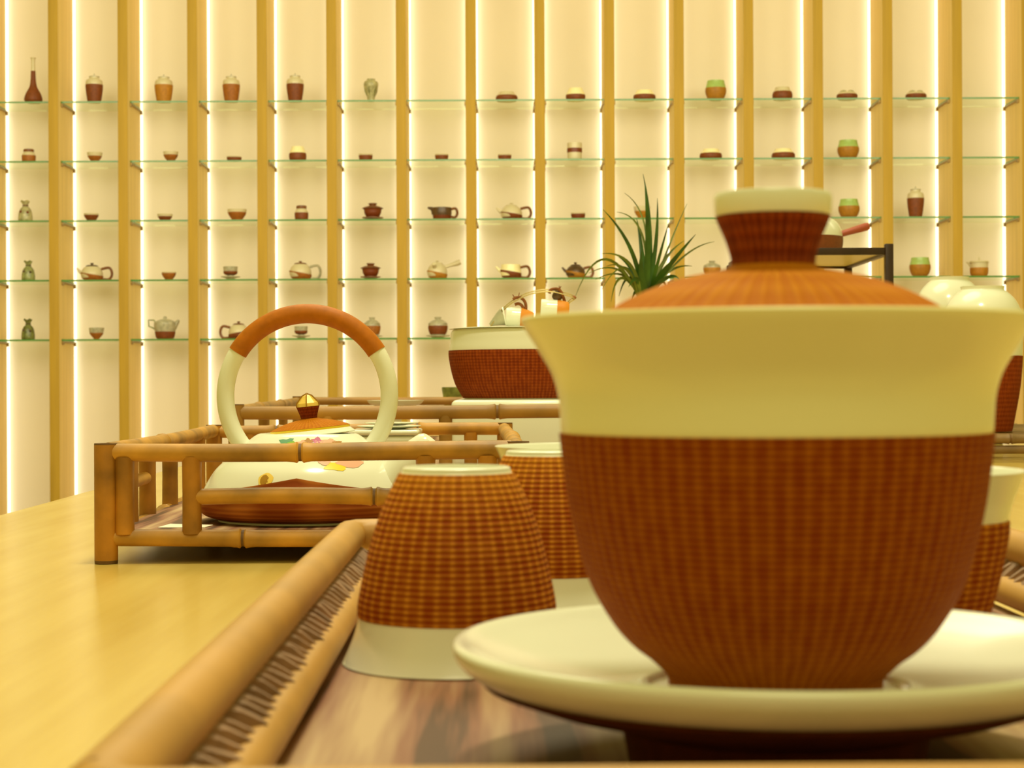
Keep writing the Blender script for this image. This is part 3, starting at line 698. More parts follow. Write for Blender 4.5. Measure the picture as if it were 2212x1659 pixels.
# ---------------------------------------------------------------- small cups of the tray
ck = 0.5 / F
CH = (1430 - 1008) * ck
def cupz(y): return (y - 1008) * ck
def tea_cup(loc, flip, label, ws=1.0, rz=0.0):
    t = thing('teacup', label, 'teacup', loc, rz, 'small handleless cups with woven sleeves')
    M = (T(0, 0, CH) @ Matrix.Rotation(PI, 4, 'X')) if flip else Matrix()
    pts = [(110, 1008), (116, 1011), (118, 1018), (121, 1024), (139, 1060), (157, 1100), (172, 1142), (187, 1194), (200, 1252), (209, 1300), (210, 1322), (213, 1336), (221, 1366), (232, 1395), (243, 1420), (247, 1428)]
    out = smooth_prof([(r * ck, cupz(y)) for r, y in pts], 4)
    inn = smooth_prof([(245 * ck, CH), (240 * ck, CH - 0.0006), (226 * ck, cupz(1395)), (204 * ck, cupz(1330)), (190 * ck, cupz(1240)), (160 * ck, cupz(1140)), (110 * ck, cupz(1050)), (0, cupz(1035))], 3)
    MB().lathe([(0, 0.002), (100 * ck, 0.002), (104 * ck, 0)] + out + inn, 96, M=M).build('cup_body', white, t)
    ob = [(r, z) for r, z in out if cupz(1021) <= z <= cupz(1326)]
    s = [(r + 0.0006, z) for r, z in ob]; s = [(s[0][0] - 0.0005, s[0][1] - 0.0003)] + s + [(s[-1][0] - 0.0003, s[-1][1] + 0.0006)] + [(r - 0.0004, z) for r, z in reversed(ob)]
    MB().lathe(s, 120, closed=True, vr=(0, cupz(1326)), M=M).build('woven_sleeve', weave_cup, t)
    return t
p = P(985, 829, 0.5); tea_cup((p.x, 0.5, FL + 0.0002), True, 'upside-down small woven teacup left of the large saucer, nearest the camera', rz=0.3)
p = P(1187, 829, 0.62); tea_cup((p.x, 0.62, FL + 0.0002), True, 'upside-down small woven teacup half hidden behind the large cup', rz=1.1)
p = P(1250, 829, 0.669); tea_cup((p.x + 0.0005, 0.6665, FL + 0.0002), False, 'upright small teacup whose white rim shows behind the second upturned cup')
p = P(1944, 829, 0.47); tea_cup((p.x, 0.47, FL + 0.0002), False, 'upright small teacup at right, behind the large cup and its saucer', rz=0.5)

# ================================================================= BAMBOO TRAYS BEHIND
def bamboo_tray(label, q, h_top, h_low, h_post, r, rp, front, side, back, base_x, base_y, fz, mid_front=None, mid_side=None, nf=(), mid_h=None, rl=None, nb=(0.55,), nl=(0.3,), BM=BM, UM=bamboo_post):
    """q = corners front-left, front-right, back-right, back-left (x, y); heights are below the camera"""
    t = thing('bamboo_tray', label, 'tray', (base_x, base_y, TABLE)); rl = rl or r
    Z = lambda h: CAMZ - h - TABLE
    L = [(x - base_x, y - base_y) for x, y in q]
    for (x, y) in L: post_('corner_post', (x, y), 0.0002, Z(h_post), rp, t, [UM, bamboo_dark])
    def run(i, j, h, rad, nodes, nm, a=0.0, b=1.0):
        p = Vector((*L[i], Z(h))); e = Vector((*L[j], Z(h))); mb = MB(); pole(mb, p.lerp(e, a), p.lerp(e, b), rad, nodes, 0.05, bend=0.0006); return mb.build(nm, BM, t)
    g = rp * 0.6
    def f(i, j): return g / (Vector(L[i]) - Vector(L[j])).length
    run(0, 1, h_top, r, nf[0], 'top_rail', f(0, 1), 1 - f(0, 1)); run(0, 1, h_low, rl, nf[1], 'bottom_rail', f(0, 1), 1 - f(0, 1))
    run(3, 2, h_top, r, nb, 'top_rail', f(0, 1), 1 - f(0, 1)); run(3, 2, h_low, rl, (0.6,), 'bottom_rail', f(0, 1), 1 - f(0, 1))
    for i, j in ((0, 3), (1, 2)):
        run(i, j, h_top, r, nl, 'top_rail', f(0, 3), 1 - f(0, 3)); run(i, j, h_low, rl, (0.45,), 'bottom_rail', f(0, 3), 1 - f(0, 3))
    def pick(i, j, fr):
        p = Vector(L[i]).lerp(Vector(L[j]), fr)
        mb = MB(); mb.tube([(p.x, p.y, Z(h_low) + rl * 0.5), (p.x, p.y, (Z(h_low) + Z(h_top)) / 2), (p.x, p.y, Z(h_top) - r * 0.5)], [rp * 0.85, rp * 0.82, rp * 0.85], 16); mb.build('upright', UM, t)
    for x in front: pick(0, 1, x)
    for x in back: pick(3, 2, x)
    for x in side: pick(0, 3, x); pick(1, 2, x)
    if mid_front: run(0, 1, mid_h, r * 0.9, nf[2], 'middle_rail', *mid_front)
    if mid_side:
        for i, j in ((0, 3), (1, 2)): run(i, j, mid_h - 0.004, r * 0.75, (), 'middle_rail', *mid_side)
    ins = r * 0.4
    zf = Z(fz); cx_ = sum(p[0] for p in L) / 4; cy_ = sum(p[1] for p in L) / 4
    mb = MB(); vs = [(x + (ins if x < cx_ else -ins), y + (ins if y < cy_ else -ins), z) for z in (zf - 0.004, zf) for x, y in L]
    mb.add(vs, [(3, 2, 1, 0), (4, 5, 6, 7), (0, 1, 5, 4), (1, 2, 6, 5), (2, 3, 7, 6), (3, 0, 4, 7)])
    mb.build('tray_floor', trayfloor, t, smooth=False)
    return t
D1 = 1.117
X = lambda px, D: (px - 1106) / F * D
q = [(X(228, D1), D1), (X(1118, D1), D1 + 0.004), (X(1090, 1.66), 1.66), (X(462, 1.62), 1.62)]
wq = q[1][0] - q[0][0]
fr = lambda px: (X(px, D1) - q[0][0]) / wq
bamboo_tray('low bamboo frame tray on the left holding the ring-handled teapot', q, 0.0413, 0.0945, 0.0355, 0.0057, 0.0072,
            [fr(268), fr(413), fr(918), fr(1052)], [0.16, 0.30, 0.5, 0.8], [0.12, 0.5, 0.88], 0 - 0.124, 1.38, 0.0900,
            mid_front=(fr(418), fr(914)), mid_side=(0.0, 0.28), nf=((fr(648),), (fr(516),), (0.78,)), mid_h=0.0690, rl=0.0054, nb=(0.2, 0.7), nl=(0.42,))
q3 = [(X(510, 1.9), 1.9), (0.15, 1.9), (0.125, 3.2), (X(642, 3.2), 3.2)]
w3 = q3[1][0] - q3[0][0]
bamboo_tray('large bamboo frame tray at the back under the wide basin', q3, 0.0291, 0.0975, 0.0200, 0.0072, 0.0085,
            [0.22, 0.5, 0.83], [0.33, 0.66], [0.3, 0.7], -0.11, 2.5, 0.0925, nf=(((X(1078, 1.9) - q3[0][0]) / w3,), (0.5,)), nb=(0.33,), nl=(0.25, 0.6), BM=[bamboo_brown, bamboo_dark], UM=bamboo_brown)

# ---------------------------------------------------------------- ring-handled teapot
TD = 1.207; tk = TD / F
tz0 = CAMZ - 0.0898
tp = thing('ring_handled_teapot', 'squat white teapot with tall ring handle and woven base in the bamboo tray', 'teapot', (X(664, TD), TD, tz0))
def tz(y): return (1117 - y) * tk
bp = smooth_prof([(r * tk, tz(y)) for r, y in [(192, 1117), (195, 1112), (218, 1104), (229, 1092), (231, 1075), (225, 1056), (214, 1034), (197, 1008), (178, 990), (155, 972), (131, 950), (113, 936), (102, 931)]], 5)
body = MB().lathe([(0, 0.002), (185 * tk, 0.002), (188 * tk, 0)] + bp + [(92 * tk, tz(932)), (86 * tk, tz(938)), (0, tz(938))], 96).build('body', white, tp)
def r_at(z):
    for (r0, z0_), (r1, z1_) in zip(bp, bp[1:]):
        if z0_ <= z <= z1_: return r0 + (r1 - r0) * (z - z0_) / max(1e-9, z1_ - z0_)
    return bp[-1][0]
ob = [(r, z) for r, z in bp if tz(1113) <= z <= tz(1050)]
nn = len(ob)
def ogee(a, k):
    kk = k if k < nn else 2 * nn - 1 - k
    if kk < nn - 7: return 0
    return max(0.0, 1 - abs(((a) % PI) - PI / 2) / 1.2) ** 1.4 * 0.0105 * (kk - nn + 8) / 7.0
sm = MB().lathe(ob + ob[::-1], 160, closed=True, wave=ogee)
for i in range(len(sm.v)):
    x, y, z = sm.v[i]; rr = math.hypot(x, y); k = i % (2 * nn); tg = r_at(z) + (0.0006 if k < nn else -0.0004)
    sm.v[i] = (x * tg / rr, y * tg / rr, z)
sm.build('woven_sleeve', weave_pot, tp)
hc = tz(850); HR = 177 * tk
def ring(a0, a1, r, n, mat, nm, flat=1.0, ends=False):
    pts = [(HR * math.sin(a0 + (a1 - a0) * i / n), 0, hc + HR * math.cos(a0 + (a1 - a0) * i / n)) for i in range(n + 1)]
    rr = [r] * (n + 1)
    return MB().tube(pts, rr, 24).build(nm, mat, tp if nm != 'cane_grip' else hd)
A1 = math.radians(128)
hd = ring(-A1, A1, 19.0 * tk, 96, white, 'handle')
ring(-math.radians(58), math.radians(58), 21.0 * tk, 60, weave_grip, 'cane_grip')
# lid, tipped a little to the left
LM = T((671 - 664) * tk, 0, tz(937)) @ Ry(math.radians(-5.5))
ld = MB().lathe([(0, 0.0005), (95 * tk, 0.0005), (97 * tk, 0.001), (86 * tk, 0.0038), (0, 0.004)], 64, M=LM).build('lid', white, tp)
MB().lathe([(0, 0.0038), (86 * tk, 0.0038), (86.5 * tk, 0.0052), (0, 0.0052)], 64, M=LM).build('lid_band', yellow, ld)
MB().lathe([(0, 0.0051)] + smooth_prof([(86 * tk, 0.0053), (72 * tk, 0.0072), (50 * tk, 0.0095), (24 * tk, 0.0112), (20 * tk, 0.0118)], 3) + [(0, 0.0118)], 64, M=LM, vr=(0.005, 0.012)).build('lid_cover', weave_lid, ld)
KM = LM @ T(0, 0, 0.0112)
MB().lathe([(0, 0), (17 * tk, 0), (19 * tk, 0.003), (25 * tk, 0.0085), (0, 0.009)], 32, M=KM).build('knob', weave_knob, ld)
g = MB(); g.lathe([(0, 0.0075), (24 * tk, 0.0082), (23 * tk, 0.0108), (10 * tk, 0.0156), (0, 0.0170)], 8, M=KM)
kb = g.build('knob_bud', gold, ld, smooth=False)
g = MB()
for i in range(8):
    a = i * PI / 4
    if i % 2 == 0: g.tube([(24.5 * tk * math.cos(a), 24.5 * tk * math.sin(a), 0.0084), (23.5 * tk * math.cos(a), 23.5 * tk * math.sin(a), 0.0109), (10.5 * tk * math.cos(a), 10.5 * tk * math.sin(a), 0.0158), (0, 0, 0.0173)], 0.0005, 6, M=KM)
g.build('knob_lines', gold_dark, ld)
# spout to the right
MB().tube(curve3([(0.046, -0.012, 0.016), (0.060, -0.016, 0.026), (0.074, -0.019, 0.042), (0.0835, -0.021, 0.0535)], 5), [0.019, 0.0185, 0.018, 0.0175, 0.017, 0.016, 0.0155, 0.015, 0.0145, 0.014, 0.0125, 0.0115, 0.0105, 0.0095, 0.0085, 0.0065], 24).build('spout', white, tp)
# enamel pictures on the body: patches lying on the glaze
def patch(ang, z, shape, mat, nm='enamel_flower', lift=0.0003, par=None):
    """shape: closed outline of (arc metres, dz) about (ang, z) on the body"""
    n = len(shape); vs = []
    pts = [(0, 0)] + [(s[0] * 0.55, s[1] * 0.55) for s in shape] + list(shape)
    for du, dz in pts:
        zz = z + dz; rr = r_at(zz) + lift; a = ang + du / rr
        vs.append((rr * math.cos(a), rr * math.sin(a), zz))
    fs = [(0, 1 + i, 1 + (i + 1) % n) for i in range(n)] + [(1 + i, 1 + n + i, 1 + n + (i + 1) % n, 1 + (i + 1) % n) for i in range(n)]
    return MB().add(vs, fs).build(nm, mat, par or body)
def blob(w, h, n=14, k=0.25, f=5, ph=0): return [((w * (1 + k * math.sin(f * a + ph))) * math.cos(a), (h * (1 + k * math.sin(f * a + ph))) * math.sin(a)) for a in [2 * PI * i / n for i in range(n)]]
def ang_at(px, y):
    r = r_at(tz(y)); return -math.acos(max(-1, min(1, ((px - 664) * tk) / r)))
patch(ang_at(598, 1030), tz(1021), blob(0.0052, 0.0042, 18, 0.05), gold, 'gold_shell')
for k_ in range(3): patch(ang_at(598 + 4 * k_ - 4, 1030), tz(1021), [(x * (1 - k_ * 0.25), z_ * (1 - k_ * 0.25)) for x, z_ in ([(0.003 * math.cos(a) + 0.0006, 0.0032 * math.sin(a)) for a in [PI * 0.4 + PI * 1.2 * i / 8 for i in range(9)]] + [(0.0024 * math.cos(a) + 0.0006, 0.0026 * math.sin(a)) for a in [PI * 1.6 - PI * 1.2 * i / 8 for i in range(9)]])], gold_dark, 'gold_shell_line', 0.0005)
patch(ang_at(745, 1003), tz(996), blob(0.008, 0.0024, 16, 0.2, 4), yellow, 'enamel_petal')
patch(ang_at(776, 1000), tz(991), blob(0.010, 0.0022, 16, 0.2, 3), pink, 'enamel_petal', 0.0004)
patch(ang_at(722, 1000), tz(987), blob(0.004, 0.0016, 12, 0.2, 3), pink, 'enamel_petal', 0.0005)
for (px_, y_, w_, h_, mt) in ((632, 951, 0.0052, 0.0022, teal), (643, 954, 0.004, 0.0014, green), (668, 953, 0.0035, 0.0016, pink), (680, 950, 0.003, 0.0018, ochre), (700, 949, 0.0035, 0.0022, magenta), (708, 953, 0.004, 0.0016, pink), (726, 951, 0.0048, 0.0018, pink), (741, 953, 0.004, 0.0012, ochre), (690, 955, 0.003, 0.001, magenta), (1, 1, 0, 0, None)):
    if mt: patch(ang_at(px_, y_ + 2), tz(y_ - 5), blob(w_, h_, 14, 0.3, 4, px_), mt)

# ---------------------------------------------------------------- things in and behind the left tray
p = P(398, 1131, 1.147); g = MB()
g.add([(-0.016, -0.007, 0), (0.014, -0.009, 0), (0.017, 0.006, 0.0004), (-0.011, 0.009, 0.001), (-0.016, -0.007, 0.0003), (0.014, -0.009, 0.0003), (0.017, 0.006, 0.0007), (-0.011, 0.009, 0.0013)], [(3, 2, 1, 0), (4, 5, 6, 7), (0, 1, 5, 4), (1, 2, 6, 5), (2, 3, 7, 6), (3, 0, 4, 7)])
tag(g.build('paper_slip', card, smooth=False, loc=(p.x, 1.149, CAMZ - 0.0899)), 'small white paper slip lying on the left bamboo tray floor', 'paper')
bt = thing('ceramic_box', 'pale rectangular ceramic box behind the teapot spout in the bamboo tray', 'box', (X(834, 1.43), 1.43, CAMZ - 0.0898))
MB().box((-0.026, -0.03, 0), (0.026, 0.03, 0.050), bev=0.004).build('box_body', white, bt)
MB().box((-0.0272, -0.0312, 0.0503), (0.0272, 0.0312, 0.0545), bev=0.0018).build('lid', white, bt)
def plate(nm, lab, loc, r, h, mat, cat='plate', grp=None, stem=None):
    pr = [(0, 0)] + [(0.5 * r, 0), (0.55 * r, 0.15 * h), (0.85 * r, 0.55 * h), (r, 0.85 * h), (r, h), (0.85 * r, 0.75 * h), (0.5 * r, 0.35 * h), (0, 0.35 * h)]
    o = MB().lathe(pr, 48).build(nm, mat, loc=loc); tag(o, lab, cat, grp); return o
zb_ = CAMZ - 0.0898 + 0.0546
plate('small_plate', 'lower of two white plates on the box behind the teapot', (X(840, 1.43), 1.43, zb_), 0.0255, 0.0028, white)
plate('small_plate', 'upper of two white plates on the box behind the teapot', (X(846, 1.43), 1.428, zb_ + 0.0029), 0.0215, 0.0024, white)
fd = thing('footed_dish', 'white footed dish standing between the rails of the back tray', 'dish', (X(854, 2.42), 2.42, CAMZ - 0.0910))
MB().lathe(smooth_prof([(0, 0), (0.026, 0), (0.027, 0.003), (0.012, 0.008), (0.008, 0.03), (0.010, 0.055), (0.022, 0.0605), (0.034, 0.065), (0.0375, 0.069), (0.0365, 0.0695), (0.02, 0.065), (0, 0.063)], 3), 48).build('bowl_and_foot', white, fd)
o = MB().lathe(smooth_prof([(0, 0), (0.016, 0), (0.018, 0.004), (0.017, 0.03), (0.019, 0.07), (0.0235, 0.101), (0.0215, 0.101), (0.016, 0.07), (0.014, 0.02), (0, 0.012)], 3), 40).build('celadon_beaker', celadon_dark, loc=(X(981, 3.42), 3.42, TABLE + 0.0002))
tag(o, 'dark green beaker behind the back tray, left of the basin', 'beaker')

# white slab and basin
o = MB().box((-0.087, -0.12, 0), (0.087, 0.12, 0.0748), bev=0.006).build('ceramic_stand', white, loc=(X(974, 2.0) + 0.0872, 2.12, CAMZ - 0.0923))
tag(o, 'long white ceramic block supporting the woven basin', 'stand')
BD = 2.12; bk = BD / F
bz = CAMZ - 0.0923 + 0.0750
bs = thing('woven_basin', 'wide brown basin with white rim on the white block', 'basin', (X(1140, BD), BD, bz))
def Zb(y): return (859.5 - y) * bk
bo = smooth_prof([(r * bk, Zb(y)) for r, y in [(137, 859.5), (146, 845), (156, 826), (164, 798), (169, 770), (169, 752), (167, 735), (165, 716), (158, 709)]], 5)
MB().lathe([(0, 0)] + bo + [(150 * bk, Zb(709)), (0, Zb(709))], 96).build('body', white, bs)
so = [(r, z) for r, z in bo if Zb(859) <= z <= Zb(752.5)]
MB().lathe([(r + 0.0008, z) for r, z in so] + [(r - 0.0006, z) for r, z in reversed(so)], 128, closed=True).build('woven_sleeve', weave_basin, bs)
MB().lathe(smooth_prof([(0, Zb(709.5)), (158 * bk, Zb(709.3)), (158 * bk, Zb(708.4)), (150 * bk, Zb(707)), (90 * bk, Zb(706)), (0, Zb(705))], 3), 96).build('lid', white, bs)
ZL = bz + Zb(705)                                # top of the lid
def q2(px, py, D=BD): return P(px, py, D)
wr = thing('wire_hanger', 'thin pale wire arch standing on the basin lid', 'hanger', (X(1150, BD), BD, ZL))
base = Vector(wr.location)
for dy in (-0.004, 0.004):
    pts = [q2(1060, 703), q2(1074, 683), q2(1096, 660), q2(1122, 643), q2(1150, 632), q2(1185, 627.5), q2(1215, 633), q2(1240, 643), q2(1228, 654), q2(1222, 680), q2(1220, 704.5)]
    MB().tube(curve3([p_ - base + Vector((0, dy, dy * 0.35)) for p_ in pts], 5), 0.0008, 8).build('wire', wire, wr)
MB().lathe(smooth_prof([(0, -0.003), (0.003, 0), (0, 0.003)], 3), 12, M=T(*(q2(1240, 643) - base))).build('knot', rope, wr)
def hang_cup(c0, c1, c2, r0, r1, loop, label, grp):
    """little sleeved cup on its side: white from c0 to c1, orange from c1 to c2"""
    o = q2(*c0); t = thing('sleeved_cup', label, 'cup', o, 0, grp)
    A = q2(*c0) - o; B = q2(*c1) - o; C_ = q2(*c2) - o
    MB().tube([A, A.lerp(B, 0.06), A.lerp(B, 0.5), B], [r0 * 0.95, r0, r0 * 1.01, r0], 28).build('cup_body', white, t)
    MB().tube([B, B.lerp(C_, 0.5), B.lerp(C_, 0.85), C_], [r0, (r0 + r1) / 2, r1, r1 * 0.85], 28).build('orange_sleeve', orange_card, t)
    for L_ in loop:
        MB().tube(curve3([q2(*pp) - o for pp in L_], 5), 0.0018, 8).build('rope', rope, t)
    return t
hang_cup((1093, 684.5), (1124, 686), (1152, 690), 0.0118, 0.0085, [[(1136, 676), (1135, 655), (1126, 644), (1115, 643), (1108, 647)], [(1132, 674), (1128, 661), (1120, 656), (1112, 658)]],
         'small white and orange cup with rope loop lying on the basin lid, the left one', 'small white and orange cups with rope loops')
hang_cup((1168, 668), (1203, 670), (1229, 672), 0.0122, 0.0108, [[(1221, 656), (1216, 640), (1210, 628), (1202, 624), (1190, 626), (1186, 634)]],
         'small white and orange cup hanging from the wire arch, the right one', 'small white and orange cups with rope loops')
o = MB().lathe(smooth_prof([(0, -0.006), (0.005, -0.004), (0.006, 0.002), (0.003, 0.006), (0, 0.007)], 3), 20, M=Matrix.Rotation(0.6, 4, 'Y')).build('pendant', dark_clay, loc=q2(1204, 640, BD + 0.003))
tag(o, 'small dark bead pendant tied under the wire arch above the right cup', 'pendant')
for pa in (((1120, 641), (1122, 632)), ((1112, 643), (1107, 636)), ((1208, 626), (1208, 617)), ((1209, 624), (1212, 618))):
    MB().tube([q2(*pa[0]) - base, q2(*pa[1]) - base], [0.0008, 0.0004], 6).build('string_end', rope, wr)
sn = thing('tea_funnel', 'grey cone-shaped tea strainer lying at the left end of the basin lid', 'strainer', q2(1075, 697))
o_ = Vector(sn.location)
MB().tube([q2(1058, 702) - o_, q2(1066, 697) - o_, q2(1078, 690) - o_, q2(1089, 684.5) - o_], [0.0018, 0.004, 0.0078, 0.0112], 24, flat=1.0).build('cone', grey_glaze, sn)
MB().tube([q2(1088.5, 685) - o_, q2(1091, 684.5) - o_], [0.0122, 0.0122], 24).build('rim', white, sn)

# ---------------------------------------------------------------- plant
PD = 2.9; px0 = X(1392, PD)
pl = thing('spiky_potted_plant', 'potted plant with long narrow green leaves behind the large cup', 'plant', (px0, PD, TABLE))
MB().lathe(smooth_prof([(0, 0.0002), (0.034, 0.0002), (0.042, 0.03), (0.046, 0.12), (0.04, 0.19), (0.035, 0.22), (0.031, 0.22), (0.035, 0.18), (0, 0.17)], 4), 40).build('pot', ivory, pl)
MB().lathe(smooth_prof([(0, 0.165), (0.034, 0.175), (0.02, 0.19), (0, 0.2)], 3), 24).build('soil', dark_clay, pl)
rl_ = random.Random(11)
def leaf(tip, wd, bend, dy, mat, start=(1392, 655), mid=None):
    b = P(start[0] + rl_.uniform(-10, 10), start[1], PD + rl_.uniform(-0.01, 0.01)); e = P(tip[0], tip[1], PD + dy)
    if mid: m1 = P(mid[0], mid[1], PD + dy * 0.5)
    else: m1 = b.lerp(e, 0.5) + Vector((0, 0, bend))
    C0 = Vector((px0, PD, TABLE)); n = 14; mb = MB(); vs = []
    ct = m1 * 2 - (b + e) / 2
    pts = [(b * (1 - s) ** 2 + ct * 2 * s * (1 - s) + e * s * s) for s in [i / n for i in range(n + 1)]]
    for i, p_ in enumerate(pts):
        s = i / n; tn = (pts[min(i + 1, n)] - pts[max(i - 1, 0)]).normalized()
        sd = tn.cross(Vector((0.25 * math.sin(dy * 50), 1, 0.2))).normalized(); nr = tn.cross(sd)
        w_ = 0.78 * wd * min(1, 0.55 + s * 2.2) * (1 - s ** 2.2) + 0.0003
        for k_, (a, c) in enumerate(((-1, 0.25), (0, 0), (1, 0.25), (0, -0.12))):
            vs.append(p_ + sd * a * w_ + nr * w_ * c - C0)
    fs = []
    for i in range(n):
        for k_ in range(4):
            fs.append((i * 4 + k_, i * 4 + (k_ + 1) % 4, (i + 1) * 4 + (k_ + 1) % 4, (i + 1) * 4 + k_))
    fs.append((3, 2, 1, 0)); fs.append((n * 4, n * 4 + 1, n * 4 + 2, n * 4 + 3))
    mb.add(vs, fs).build('leaf', mat, pl)
LV = [((1393, 405), .0070, 0, -.02, 0, (1399, 530)), ((1389, 376), .0045, 0, .02, 0, (1404, 500)), ((1420, 428), .0050, 0, .0, 0, (1415, 540)), ((1302, 452), .0050, 0, -.03, 0, (1365, 545)),
      ((1332, 458), .0026, 0, .04, 1, (1388, 510)), ((1349, 417), .0020, 0, .05, 1, (1395, 500)), ((1503, 506), .0068, 0, -.03, 0, (1440, 580)), ((1543, 522), .0022, 0, .02, 1, (1470, 560)),
      ((1484, 440), .0022, 0, .05, 1, (1440, 545)), ((1478, 520), .0036, 0, .03, 1, (1430, 570)), ((1298, 548), .0034, 0, -.04, 1, (1360, 570)), ((1336, 555), .0034, 0, .0, 0, (1368, 590)),
      ((1243, 640), .0030, 0, -.05, 1, (1310, 560)), ((1272, 590), .0026, 0, .03, 1, (1340, 585)), ((1320, 652), .0036, 0, -.03, 1, (1345, 600)), ((1337, 640), .0036, 0, .02, 0, (1362, 600)),
      ((1286, 604), .0028, 0, .0, 1, (1350, 596)), ((1375, 470), .0062, 0, .03, 0, (1388, 560)), ((1460, 560), .0050, 0, .02, 0, (1425, 595)), ((1445, 480), .0040, 0, -.02, 0, (1420, 570)),
      ((1495, 575), .0036, 0, .03, 1, (1440, 590)), ((1470, 610), .0046, 0, -.04, 0, (1440, 600)), ((1358, 620), .0060, 0, -.03, 0, (1378, 605)), ((1405, 520), .0085, 0, .0, 0, (1398, 590)),
      ((1440, 630), .0040, 0, .03, 0, (1428, 610)), ((1300, 625), .0022, 0, -.06, 1, (1350, 580)), ((1386, 540), .0085, 0, -.02, 0, (1386, 600)), ((1415, 555), .0080, 0, .01, 0, (1408, 610)),
      ((1345, 575), .0050, 0, .05, 0, (1372, 600)), ((1455, 540), .0030, 0, .05, 1, (1425, 585)), ((1310, 575), .0026, 0, .05, 1, (1355, 585)), ((1430, 600), .0070, 0, -.02, 0, (1415, 625)), ((1365, 650), .005, 0, .0, 0, (1375, 630))]
for tip, wd, bd, dy, mt, mid in LV: leaf(tip, wd, bd, dy, (leafm, leaf_pale)[mt], mid=mid)

# ---------------------------------------------------------------- dark stand with the side-handled pot
SF, SB = 3.3, 3.7
sx0, sx1 = X(1641, SF) - 0.004, X(1921, SF)
st = thing('dark_wood_stand', 'dark wooden display stand seen behind the lid knob', 'stand', ((sx0 + sx1) / 2, 3.5, TABLE))
ox = (sx0 + sx1) / 2; zt_ = CAMZ + 0.253 - TABLE
for x_ in (sx0, sx1):
    for y_ in (SF, SB):
        MB().box((x_ - ox - 0.0075, y_ - 3.5 - 0.0075, 0.0002), (x_ - ox + 0.0075, y_ - 3.5 + 0.0075, zt_ if y_ == SF else zt_ - 0.012), bev=0.0015).build('leg', darkwood, st)
zr = CAMZ + 0.240 - TABLE
for y_ in (SF, SB): MB().box((sx0 - ox + 0.0075, y_ - 3.5 - 0.005, zr - 0.007), (sx1 - ox - 0.0075, y_ - 3.5 + 0.005, zr + 0.006), bev=0.001).build('cross_bar', darkwood, st)
for x_ in (sx0, sx1): MB().box((x_ - ox - 0.005, SF - 3.5 + 0.0075, zr - 0.007), (x_ - ox + 0.005, SB - 3.5 - 0.0075, zr + 0.006), bev=0.001).build('side_bar', darkwood, st)
MB().box((sx0 - ox + 0.0052, SF - 3.5 + 0.0052, zr - 0.002), (sx1 - ox - 0.0052, SB - 3.5 - 0.0052, zr + 0.002)).build('panel', frosted, st, smooth=False)
VD = 3.45; vk = VD / F
vz = CAMZ + 0.242
sp = thing('side_handled_pot', 'brown and white pot with red side handle on the dark stand', 'pot', (X(1742, VD), VD, vz + 0.0002))
vp = smooth_prof([(r * vk, z * vk) for r, z in [(58, 0), (68, 3), (77, 16), (79, 35), (76, 55), (66, 72), (50, 82), (34, 86)]], 4)
MB().lathe([(0, 0)] + vp + [(0, 86 * vk)], 56).build('body', white, sp)
s_ = [(r, z) for r, z in vp if 0 <= z <= 40 * vk]
MB().lathe([(r + 0.0006, z) for r, z in s_] + [(r - 0.0005, z) for r, z in reversed(s_)], 56, closed=True).build('woven_sleeve', shelf_brown, sp)
MB().lathe(smooth_prof([(0, 85 * vk), (36 * vk, 85 * vk), (28 * vk, 92 * vk), (8 * vk, 95 * vk), (7 * vk, 98 * vk), (10 * vk, 104 * vk), (0, 106 * vk)], 3), 40).build('lid', white, sp)
hm = plain('red_handle', (0.4, 0.08, 0.04), 0.4)
h0, h1 = P(1812, 507, VD) - Vector(sp.location), P(1877, 488, VD) - Vector(sp.location)
MB().tube([h0, h0.lerp(h1, 0.3), h0.lerp(h1, 0.9), h1], [0.0058, 0.0062, 0.0078, 0.0062], 20).build('side_handle', hm, sp)

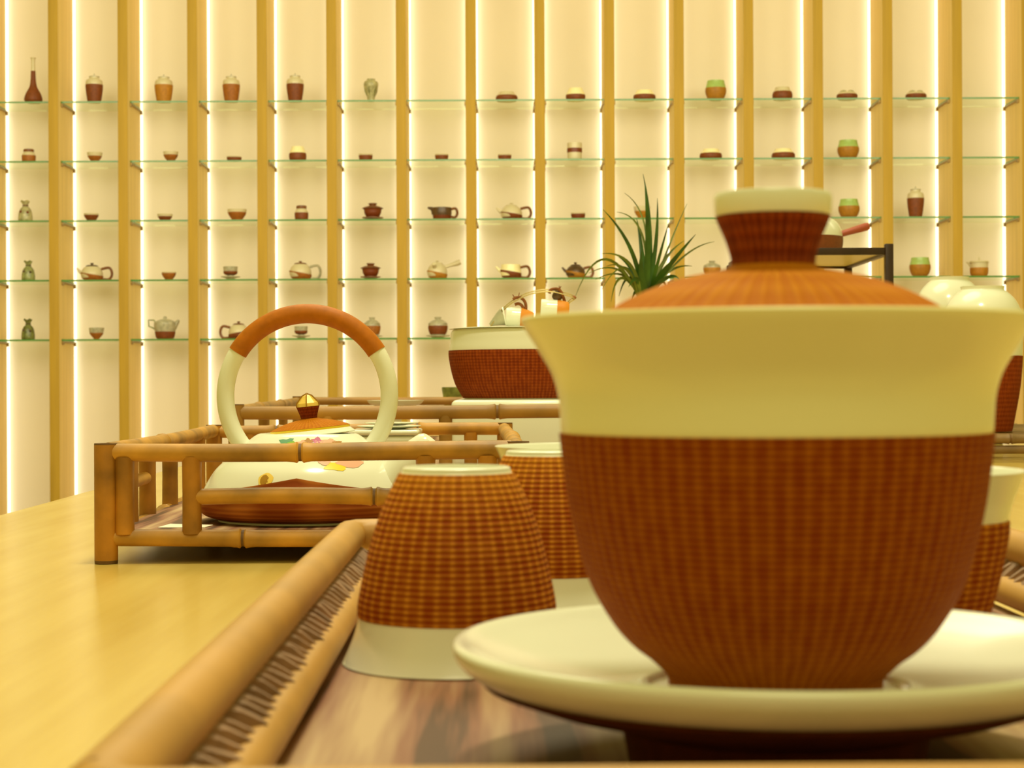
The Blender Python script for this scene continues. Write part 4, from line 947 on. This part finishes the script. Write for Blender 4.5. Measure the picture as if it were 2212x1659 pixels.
# ---------------------------------------------------------------- right rack and jars
rk = thing('bamboo_rack', 'low grey-brown bamboo rack at the right edge under the big jars', 'rack', (0.73, 2.85, TABLE))
rx0, rx1, ry0, ry1 = -0.13, 0.14, -0.38, 0.38
zt2 = CAMZ - 0.0715 - TABLE
BA = [bamboo_aged, bamboo_dark]
for i in range(14):
    y_ = ry0 + (ry1 - ry0) * i / 13
    mb = MB(); pole(mb, (rx0, y_, zt2 - 0.0065), (rx1, y_, zt2 - 0.0065), 0.0062, (0.3 + 0.3 * (i % 2),), bend=0.0003); mb.build('slat', BA, rk)
for y_ in (ry0, ry1):
    mb = MB(); pole(mb, (rx0, y_ + 0.002, zt2 - 0.0215), (rx1, y_ + 0.002, zt2 - 0.0215), 0.0058, (0.6,)); mb.build('lower_rail', BA, rk)
for x_ in (rx0 + 0.01, rx1 - 0.01):
    mb = MB(); pole(mb, (x_, ry0, zt2 - 0.0185), (x_, ry1, zt2 - 0.0185), 0.0058, (0.3, 0.7)); mb.build('side_rail', BA, rk)
    for y_ in (ry0 + 0.03, ry1 - 0.03): MB().box((x_ - 0.008, y_ - 0.008, 0.0002), (x_ + 0.008, y_ + 0.008, zt2 - 0.016), bev=0.001).build('foot', darkwood, rk)
def big_jar(px, D, ktop, label, sc):
    k_ = D / F
    t = thing('large_jar', label, 'jar', (X(px, D), D, CAMZ - 0.0715 + 0.0008), 0, 'large white-shouldered jars on the rack')
    pts = [(58, 0), (61, 4), (68, 40), (76, 85), (81, 130), (83, 172), (83.5, 210), (83, 240), (78, 265), (67, 285), (54, 298), (47, 303), (45.5, 306), (46.5, 312)]
    pr = smooth_prof([(r * k_ * sc, z * k_ * ktop) for r, z in pts], 4)
    MB().lathe([(0, 0)] + pr + [((46.5 - 4) * k_ * sc, 312 * k_ * ktop), (41 * k_ * sc, 300 * k_ * ktop), (60 * k_ * sc, 275 * k_ * ktop), (70 * k_ * sc, 180 * k_ * ktop), (0, 60 * k_ * ktop)], 72).build('body', white, t)
    b_ = [(r, z) for r, z in pr if z <= 167 * k_ * ktop]
    MB().lathe([(r + 0.0008, z) for r, z in b_] + [(r - 0.0006, z) for r, z in reversed(b_)], 96, closed=True).build('woven_sleeve', weave_basin, t)
big_jar(2123, 2.6, 1.0, 'large jar with white shoulder and brown woven base at right, the nearer one', 1.0)
big_jar(2052, 3.0, 1.02, 'large white-shouldered jar partly hidden behind the nearer jar at right', 0.9)
